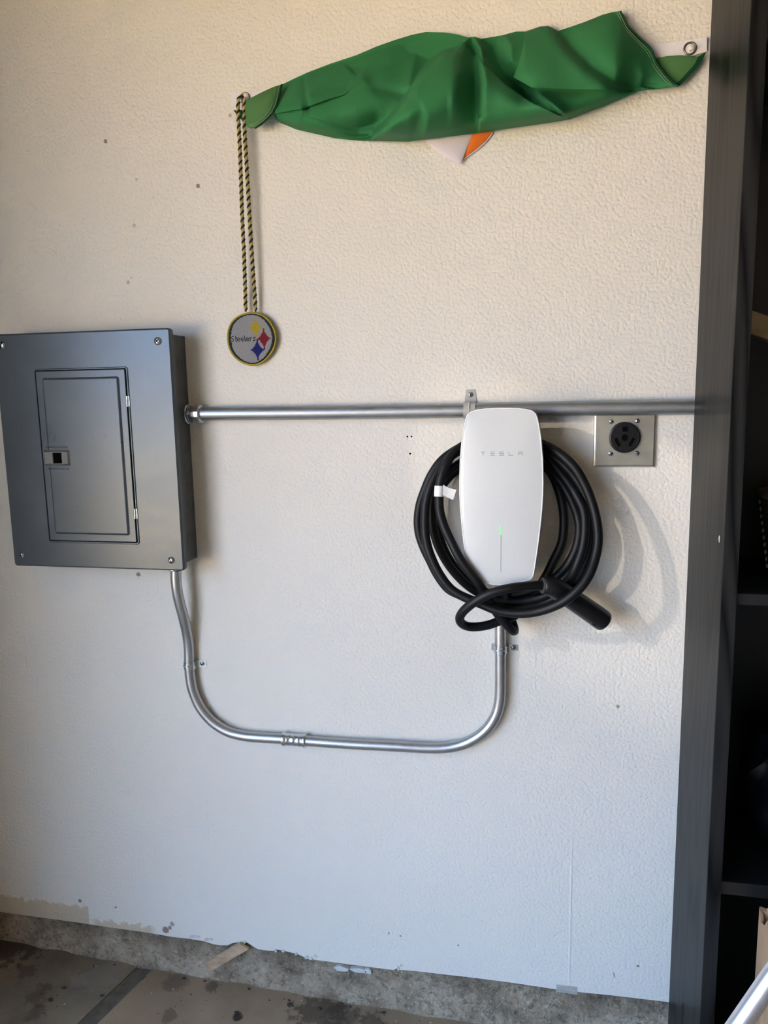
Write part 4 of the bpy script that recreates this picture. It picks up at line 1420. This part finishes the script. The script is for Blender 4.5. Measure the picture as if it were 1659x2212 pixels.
for i in range(-32, 33):
    for j in range(-32, 33):
        x, z = i + .5, j + .5
        r = math.hypot(x, z)
        a = math.atan2(z, x)
        if r > rim_r(a) - .6:
            continue
        mi = 0
        ringw = 1.0 + 2.4 * abs(math.cos(a)) ** 1.5
        if r > rim_r(a) - .6 - ringw:
            mi = 2 if abs(math.cos(a)) > .6 else 1
        else:
            for sx, sz, w, h, m_ in stars:
                ex = abs(x - sx) / w
                ez = abs(z - sz) / h
                if ex ** .70 + ez ** .70 <= 1.02 or (ex < .09 and ez <= 1) or (ez < .06 and ex <= 1):
                    mi = m_
            if text.get((i, j)):
                mi = 1
        h = .0011
        y0 = -.0125
        k = .44
        A = [bm.verts.new((pc.x + (x + dx * .5) * S_, y0, pc.z + (z + dz * .5) * S_)) for dx, dz in ((-1, -1), (1, -1), (1, 1), (-1, 1))]
        B = [bm.verts.new((pc.x + (x + dx * .36) * S_, y0 - h, pc.z + (z + dz * .42) * S_)) for dx, dz in ((-1, -1), (1, -1), (1, 1), (-1, 1))]
        for q in range(4):
            bm.faces.new((A[q], A[(q + 1) % 4], B[(q + 1) % 4], B[q])).material_index = mi
        bm.faces.new(B).material_index = mi
beads = obj('bead_weave', bm, [M['bead_grey'], M['bead_black'], M['bead_green'], M['bead_yellow'], M['bead_red'], M['bead_blue']], pend)
beads['kind'] = 'stuff'
beads['label'] = 'woven seed beads with a team name and three four-pointed stars'
bm = bmesh.new()
prism(bm, [(pc.x + rim_r(a) * S_ * .99 * math.cos(a), pc.z + rim_r(a) * S_ * .99 * math.sin(a)) for a in np.linspace(0, 2 * PI, 72, endpoint=False)], -.007, -.0126)
obj('backing', bm, M['bead_black'], pend)
bm = bmesh.new()
nb_ = 176
for k in range(nb_):
    a = 2 * PI * k / nb_
    rr = (rim_r(a) + .55) * S_
    p = Vector((pc.x + rr * math.cos(a), -.0118, pc.z + rr * math.sin(a)))
    rad = Vector((math.cos(a), 0, math.sin(a)))
    tg = Vector((-math.sin(a), 0, math.cos(a)))
    d = (tg * .55 + Vector((0, -.2, 0)) + rad * .75).normalized()
    tube(bm, [p - d * .0024 + Vector((0, .0012, 0)), p - d * .001 + Vector((0, -.0012, 0)), p + d * .001 + Vector((0, -.0012, 0)), p + d * .0024 + Vector((0, .0012, 0))], .00088, 6)
ed_ = obj('bead_edging', bm, M['bead_yellow'], pend)
ed_['kind'] = 'stuff'
ed_['label'] = 'gold bead edging'
cordL = [(530.7, 673, .0135), (530.2, 650, .0145), (529, 603, .016), (526.9, 541.5, .0185), (523.6, 476, .0205), (520, 370, .022), (518, 315, .022), (515.3, 261, .0215), (514.3, 235, .0205), (514.8, 221, .0205), (517, 211.5, .021), (521.5, 208, .0215)]
cordR = [(552, 673, .0135), (551.5, 650, .0145), (549, 618, .016), (544.5, 557, .019), (540, 485, .0205), (533.6, 370, .0225), (529.5, 302, .0225), (527.8, 261, .0222), (528, 235, .0215), (528.5, 222, .0215), (526.5, 212, .0215), (521.5, 208, .0215)]
for line in (cordL, cordR):
    Q = smooth_path([tuple(at(*q)) for q in line], .0009)
    Lc = np.concatenate([[0], np.cumsum(np.linalg.norm(np.diff(Q, axis=0), axis=1))])
    pitch = .0138
    root = None
    for ph, mat, rr, ro in ((0.0, M['cord_y'], .0018, .0022), (1.5, M['cord_y'], .0018, .0022), (3.9, M['cord_b'], .0021, .0026)):
        bm = bmesh.new()
        pts_ = []
        for q, s in zip(Q, Lc):
            a = 2 * PI * s / pitch + ph
            fade = min(1, s / .006)
            pts_.append(Vector(q) + Vector((math.cos(a) * ro * fade, math.sin(a) * ro * fade, 0)))
        tube(bm, pts_[::2], rr, 6)
        if root is None:
            root = obj('cord', bm, mat, pend, smooth=True)
        else:
            obj('cord_strand', bm, mat, root, smooth=True)

# ------------------------------------------------------------------ tall black bookcase at the right
BB = .0365                                         # the bookcase stands off the wall, against the conduit
BX0, BX1, BT, BD = (at(1533, 60, .0365).x + at(1500, 880, .0365).x + at(1447, 2166, .0365).x) / 3, 1.10, .0225, .328
bk = thing('bookcase', 'tall black-brown open bookcase standing against the wall at the right', 'bookcase', ((BX0 + BX1) / 2, -.15, 0))
BZ1 = 2.37
def panel_box(name, x0, x1, y0, y1, z0, z1, mat, parent, bev=.0008):
    bm = bmesh.new()
    box(bm, x0, x1, y0, y1, z0, z1)
    if bev:
        bevel_all(bm, bev, 1)
    return obj(name, bm, mat, parent)
sideL = panel_box('side_panel', BX0, BX0 + BT, -BD, -BB, 0.0, BZ1, [M['bookside']], bk)
eb = panel_box('front_edge', BX0 + .0003, BX0 + BT - .0003, -BD - .0012, -BD + .0004, 0.001, BZ1 - .001, M['bookedge'], sideL, 0)
inn_ = panel_box('inner_face', BX0 + BT - .0002, BX0 + BT + .0006, -BD + .001, -BB - .002, 0.001, BZ1 - .001, M['bookin'], sideL, 0)
panel_box('side_panel', BX1 - BT, BX1, -BD, -BB, 0.0, BZ1, M['bookside'], bk)
panel_box('back_panel', BX0 + BT, BX1 - BT, -BB - .006, -BB, 0.02, BZ1 - .02, M['bookin'], bk, 0)
panel_box('top_panel', BX0 + BT, BX1 - BT, -BD, -BB - .006, BZ1 - BT, BZ1, M['bookedge'], bk)
zs1, zs0 = at(1625, 1283, .320).z, at(1625, 1308, .320).z
zt1, zt0 = at(1600, 1908, .320).z, at(1600, 1936, .320).z
shelf_z = {}
for z0_, z1_ in ((zs0, zs1), (zt0, zt1), (.05, .072), (1.92, 1.942)):
    panel_box('shelf', BX0 + BT + .0008, BX1 - BT, -BD + .008, -BB - .006, z0_, z1_, M['bookin'] if z1_ < 1.5 else M['bookin'], bk)
panel_box('kick_board', BX0 + BT + .0008, BX1 - BT, -BD + .02, -BD + .034, 0.0, .05, M['bookin'], bk)
p = at(1554, 1164, .20)
pa = atx(1554, 1164, BX0)
bm = bmesh.new()
icos(bm, (BX0 - .0002, pa.y, pa.z), (.0006, .005, .0055), 2, .2)
obj('chip', bm, M['chip'], sideL, label='small pale chip in the veneer')

# basket on the middle shelf
bcx = .4355
bbase = Vector((bcx, -.16, zs1 + .0005))
bas = thing('basket', 'dark woven basket on the middle shelf of the bookcase', 'basket', bbase)
bh = at(1655, 1070, .16).z - zs1
lft = at(1640, 1078, .16).x
rt = bcx - lft
rb_ = rt - .022
bm = bmesh.new()
pr_ = []
for k in range(34):
    s = k / 33
    r = rb_ + (rt - rb_) * s
    pr_.append((bh * s, r + (.0018 if k % 2 else -.0012)))
lathe(bm, bbase, (0, 0, 1), pr_ + [(bh, rt - .010), (bh * .1, rb_ - .008), (bh * .1, .001)], 40)
obj('weave', bm, M['wicker'], bas, smooth=True)
bm = bmesh.new()
tube(bm, [bbase + Vector((rt * math.cos(a), rt * math.sin(a), bh + .002)) for a in np.linspace(0, 2 * PI, 49)], .0065, 8)
obj('rim', bm, M['wicker_rim'], bas, smooth=True)
bm = bmesh.new()
for ca in (PI * 1.03, PI * 1.33, PI * 1.63):
    for k in range(10):
        s = .08 + .84 * k / 9
        r = rb_ + (rt - rb_) * s + .003
        icos(bm, bbase + Vector((r * math.cos(ca), r * math.sin(ca), bh * s)), (.0022, .0022, .0042), 2, .1)
obj('pale_stitches', bm, M['wickerpale'], bas)['kind'] = 'stuff'

# bamboo board wedged across the shelf space
a0, a1 = at(1624, 714, .17), at(1659, 735, .17)
xl, xr = BX0 + BT + .0012, BX1 - BT - .0004
sl = (a1.z - a0.z) / (a1.x - a0.x)
zl = a0.z + sl * (xl - a0.x)
zr = zl + sl * .62 * (xr - xl)
bm = bmesh.new()
dirv = Vector((xr - xl, 0, zr - zl)).normalized()
nrm = Vector((-dirv.z, 0, dirv.x))
A = [Vector((xl, 0, zl)) + nrm * .020, Vector((xr - .011, 0, zr + .011 * .3)) + nrm * .020, Vector((xr - .011, 0, zr + .011 * .3)) - nrm * .020, Vector((xl, 0, zl)) - nrm * .020]
A[0].x = A[3].x = xl
hexa(bm, [p + Vector((0, -.195, 0)) for p in A] + [p + Vector((0, -.165, 0)) for p in A])
bevel_all(bm, .002, 2)
tag(obj('wooden_board', bm, M['bamboo']), 'narrow light wooden board slanting inside the bookcase behind its side panel', 'board')

# dark plastic bag on the low shelf
bgc = Vector((.470, -.17, (zt1 + .125)))
bm = bmesh.new()
r_ = bmesh.ops.create_icosphere(bm, subdivisions=4, radius=1.0)
for v in bm.verts:
    n = v.co.copy()
    k = 1 + .10 * math.sin(5 * n.x + 3 * n.z) * math.sin(4 * n.y + 2) + .06 * math.sin(11 * n.z + 6 * n.x) + .04 * math.sin(17 * n.y + 9 * n.z)
    v.co = Vector((bgc.x + n.x * .105 * k, bgc.y + n.y * .085 * k, max(zt1 + .0005, bgc.z + n.z * .135 * k)))
tag(obj('plastic_bag', bm, M['bag'], smooth=True), 'crumpled black plastic bag on the low bookcase shelf', 'bag')

# torn cardboard box in front of the bookcase
cx0_, cy0_ = at(1641, 2100, .36).x, -.36
ztop = at(1650, 1978, .36).z
crd = thing('cardboard_box', 'brown cardboard box with a torn top edge in front of the bookcase', 'box', (cx0_ + .15, -.42, 0))
def torn(x0, y0, x1, y1, z0, z1, amp):
    bm = bmesh.new()
    n = 36
    d = Vector((x1 - x0, y1 - y0, 0))
    nn = Vector((-d.y, d.x, 0)).normalized() * .0022
    f_, b_ = [], []
    for k in range(n + 1):
        q = Vector((x0, y0, 0)) + d * k / n
        zt = z1 + amp * (random.random() - .5) + amp * .5 * math.sin(k * .9)
        f_.append((bm.verts.new(q + nn + Vector((0, 0, z0))), bm.verts.new(q + nn + Vector((0, 0, zt)))))
        b_.append((bm.verts.new(q - nn + Vector((0, 0, z0))), bm.verts.new(q - nn + Vector((0, 0, zt - .003)))))
    for k in range(n):
        bm.faces.new((f_[k][0], f_[k + 1][0], f_[k + 1][1], f_[k][1]))
        bm.faces.new((b_[k + 1][0], b_[k][0], b_[k][1], b_[k + 1][1]))
        bm.faces.new((f_[k][1], f_[k + 1][1], b_[k + 1][1], b_[k][1]))
        bm.faces.new((f_[k + 1][0], f_[k][0], b_[k][0], b_[k + 1][0]))
    for k in (0, n):
        bm.faces.new((f_[k][0], f_[k][1], b_[k][1], b_[k][0]))
    return bm
yb_, yf_ = -.345, -.58
x1_ = cx0_ + .34
obj('side', torn(cx0_, yf_, cx0_, yb_, .001, ztop, .016), M['card'], crd)
obj('side', torn(cx0_, yf_, x1_, yf_, .001, ztop - .01, .02), M['card'], crd)
obj('side', torn(x1_, yf_, x1_, yb_, .001, ztop - .01, .01), M['card'], crd)
obj('side', torn(cx0_, yb_, x1_, yb_, .001, ztop, .012), M['card'], crd)
bm = bmesh.new()
box(bm, cx0_ + .003, x1_ - .003, yf_ + .003, yb_ - .003, .001, .006)
obj('bottom', bm, M['card'], crd)
bm = bmesh.new()
for k in range(7):
    q = Vector((cx0_ - .001, yf_ + .01 + .012 * k, ztop - .004))
    tube(bm, [q, q + Vector((-.004, -.002, .008)), q + Vector((-.003 - .004 * random.random(), .003, .017 + .006 * random.random()))], [.0028, .0022, .0009], 6)
obj('torn_fibres', bm, M['card'], crd)['kind'] = 'stuff'

# silver tube leaning at the lower right
ta, tb = at(1598, 2212, .66), at(1680, 2093, .642)     # foot on the floor, head against the bookcase front
dv = (tb - ta).normalized()
sfl = (ta.z - .018) / dv.z
t0_ = ta - dv * sfl
t1_ = ta + dv * ((-(BD + .0132) - ta.y) / dv.y)
tp = thing('metal_tube', 'slanting silver metal tube at the lower right, crossing in front of the cardboard box', 'tube', t0_)
bm = bmesh.new()
tube(bm, [t0_ + (t1_ - t0_) * k / 10 for k in range(11)], .0127, 28)
obj('pole', bm, M['tube'], tp, smooth=True)
bm = bmesh.new()
lathe(bm, t0_ - dv * .004, dv, [(0, .010), (.001, .0140), (.03, .0140), (.031, .0130)], 24)
obj('end_cap', bm, M['rubber'], tp, smooth=True)

# ------------------------------------------------------------------ wood offcut and litter at the foot of the wall
bm = bmesh.new()
T4 = [at(441, 2083, .040), at(517, 2039, .0115), at(538, 2051, .0115), at(452, 2101, .040)]
dn = Vector((0.03, .006, -.0085))
ax1 = (T4[1] - T4[0])
ax2 = (T4[3] - T4[0])
nn = ax1.cross(ax2).normalized()
if nn.y < 0:
    nn = -nn
hexa(bm, T4 + [p + nn * .010 for p in T4])
bevel_all(bm, .0008, 1)
tag(obj('wood_offcut', bm, M['wood']), 'small weathered wood offcut propped against the curb under the broken wall edge', 'wood block')
bm = bmesh.new()
for k in range(80):
    u, v = random.uniform(40, 1000), random.uniform(2120, 2210)
    p = atz(u, v, 0.0)
    if p.y > -.01 or p.y < -.5:
        continue
    s = random.uniform(.0006, .0017)
    icos(bm, (p.x, p.y, zf(p.x) + s * .3), (s * random.uniform(.7, 2), s, s * .6), 1, .3)
for (u, v, s) in ((111, 2180, .007), (140, 2153, .006), (222, 2167, .005), (512, 2194, .006), (625, 2164, .004), (398, 2124, .005), (254, 2093, .004), (690, 2180, .006), (830, 2178, .005), (760, 2163, .004), (205, 2105, .004), (448, 2120, .004), (545, 2129, .004)):
    p = atz(u, v, 0.0)
    p.y = min(p.y, -.006)
    icos(bm, (p.x, p.y, zf(p.x) + s * .25), (s, s * .6, s * .4), 2, .3)
for (u, v, L, a) in ((207, 2105, .011, .1), (652, 2164, .005, .8), (141, 2188, .006, .5), (375, 2148, .004, 0), (856, 2204, .008, .9), (930, 2206, .006, .3), (328, 2158, .004, .2)):
    p = atz(u, v, 0.0)
    p.y = min(p.y, -.008)
    d = Vector((math.cos(a), math.sin(a) * .5, 0)) * L / 2
    c = Vector((p.x, p.y, zf(p.x) + .0012))
    tube(bm, [c - d, c, c + d], [.0004, .0011, .0004], 6, mi=1)
lit = obj('floor_debris', bm, [simple('dark_debris', (0.05, 0.038, 0.027), .8), M['plaster']])
lit['kind'] = 'stuff'
lit['label'] = 'dark crumbs and pale paint chips scattered on the floor along the curb'
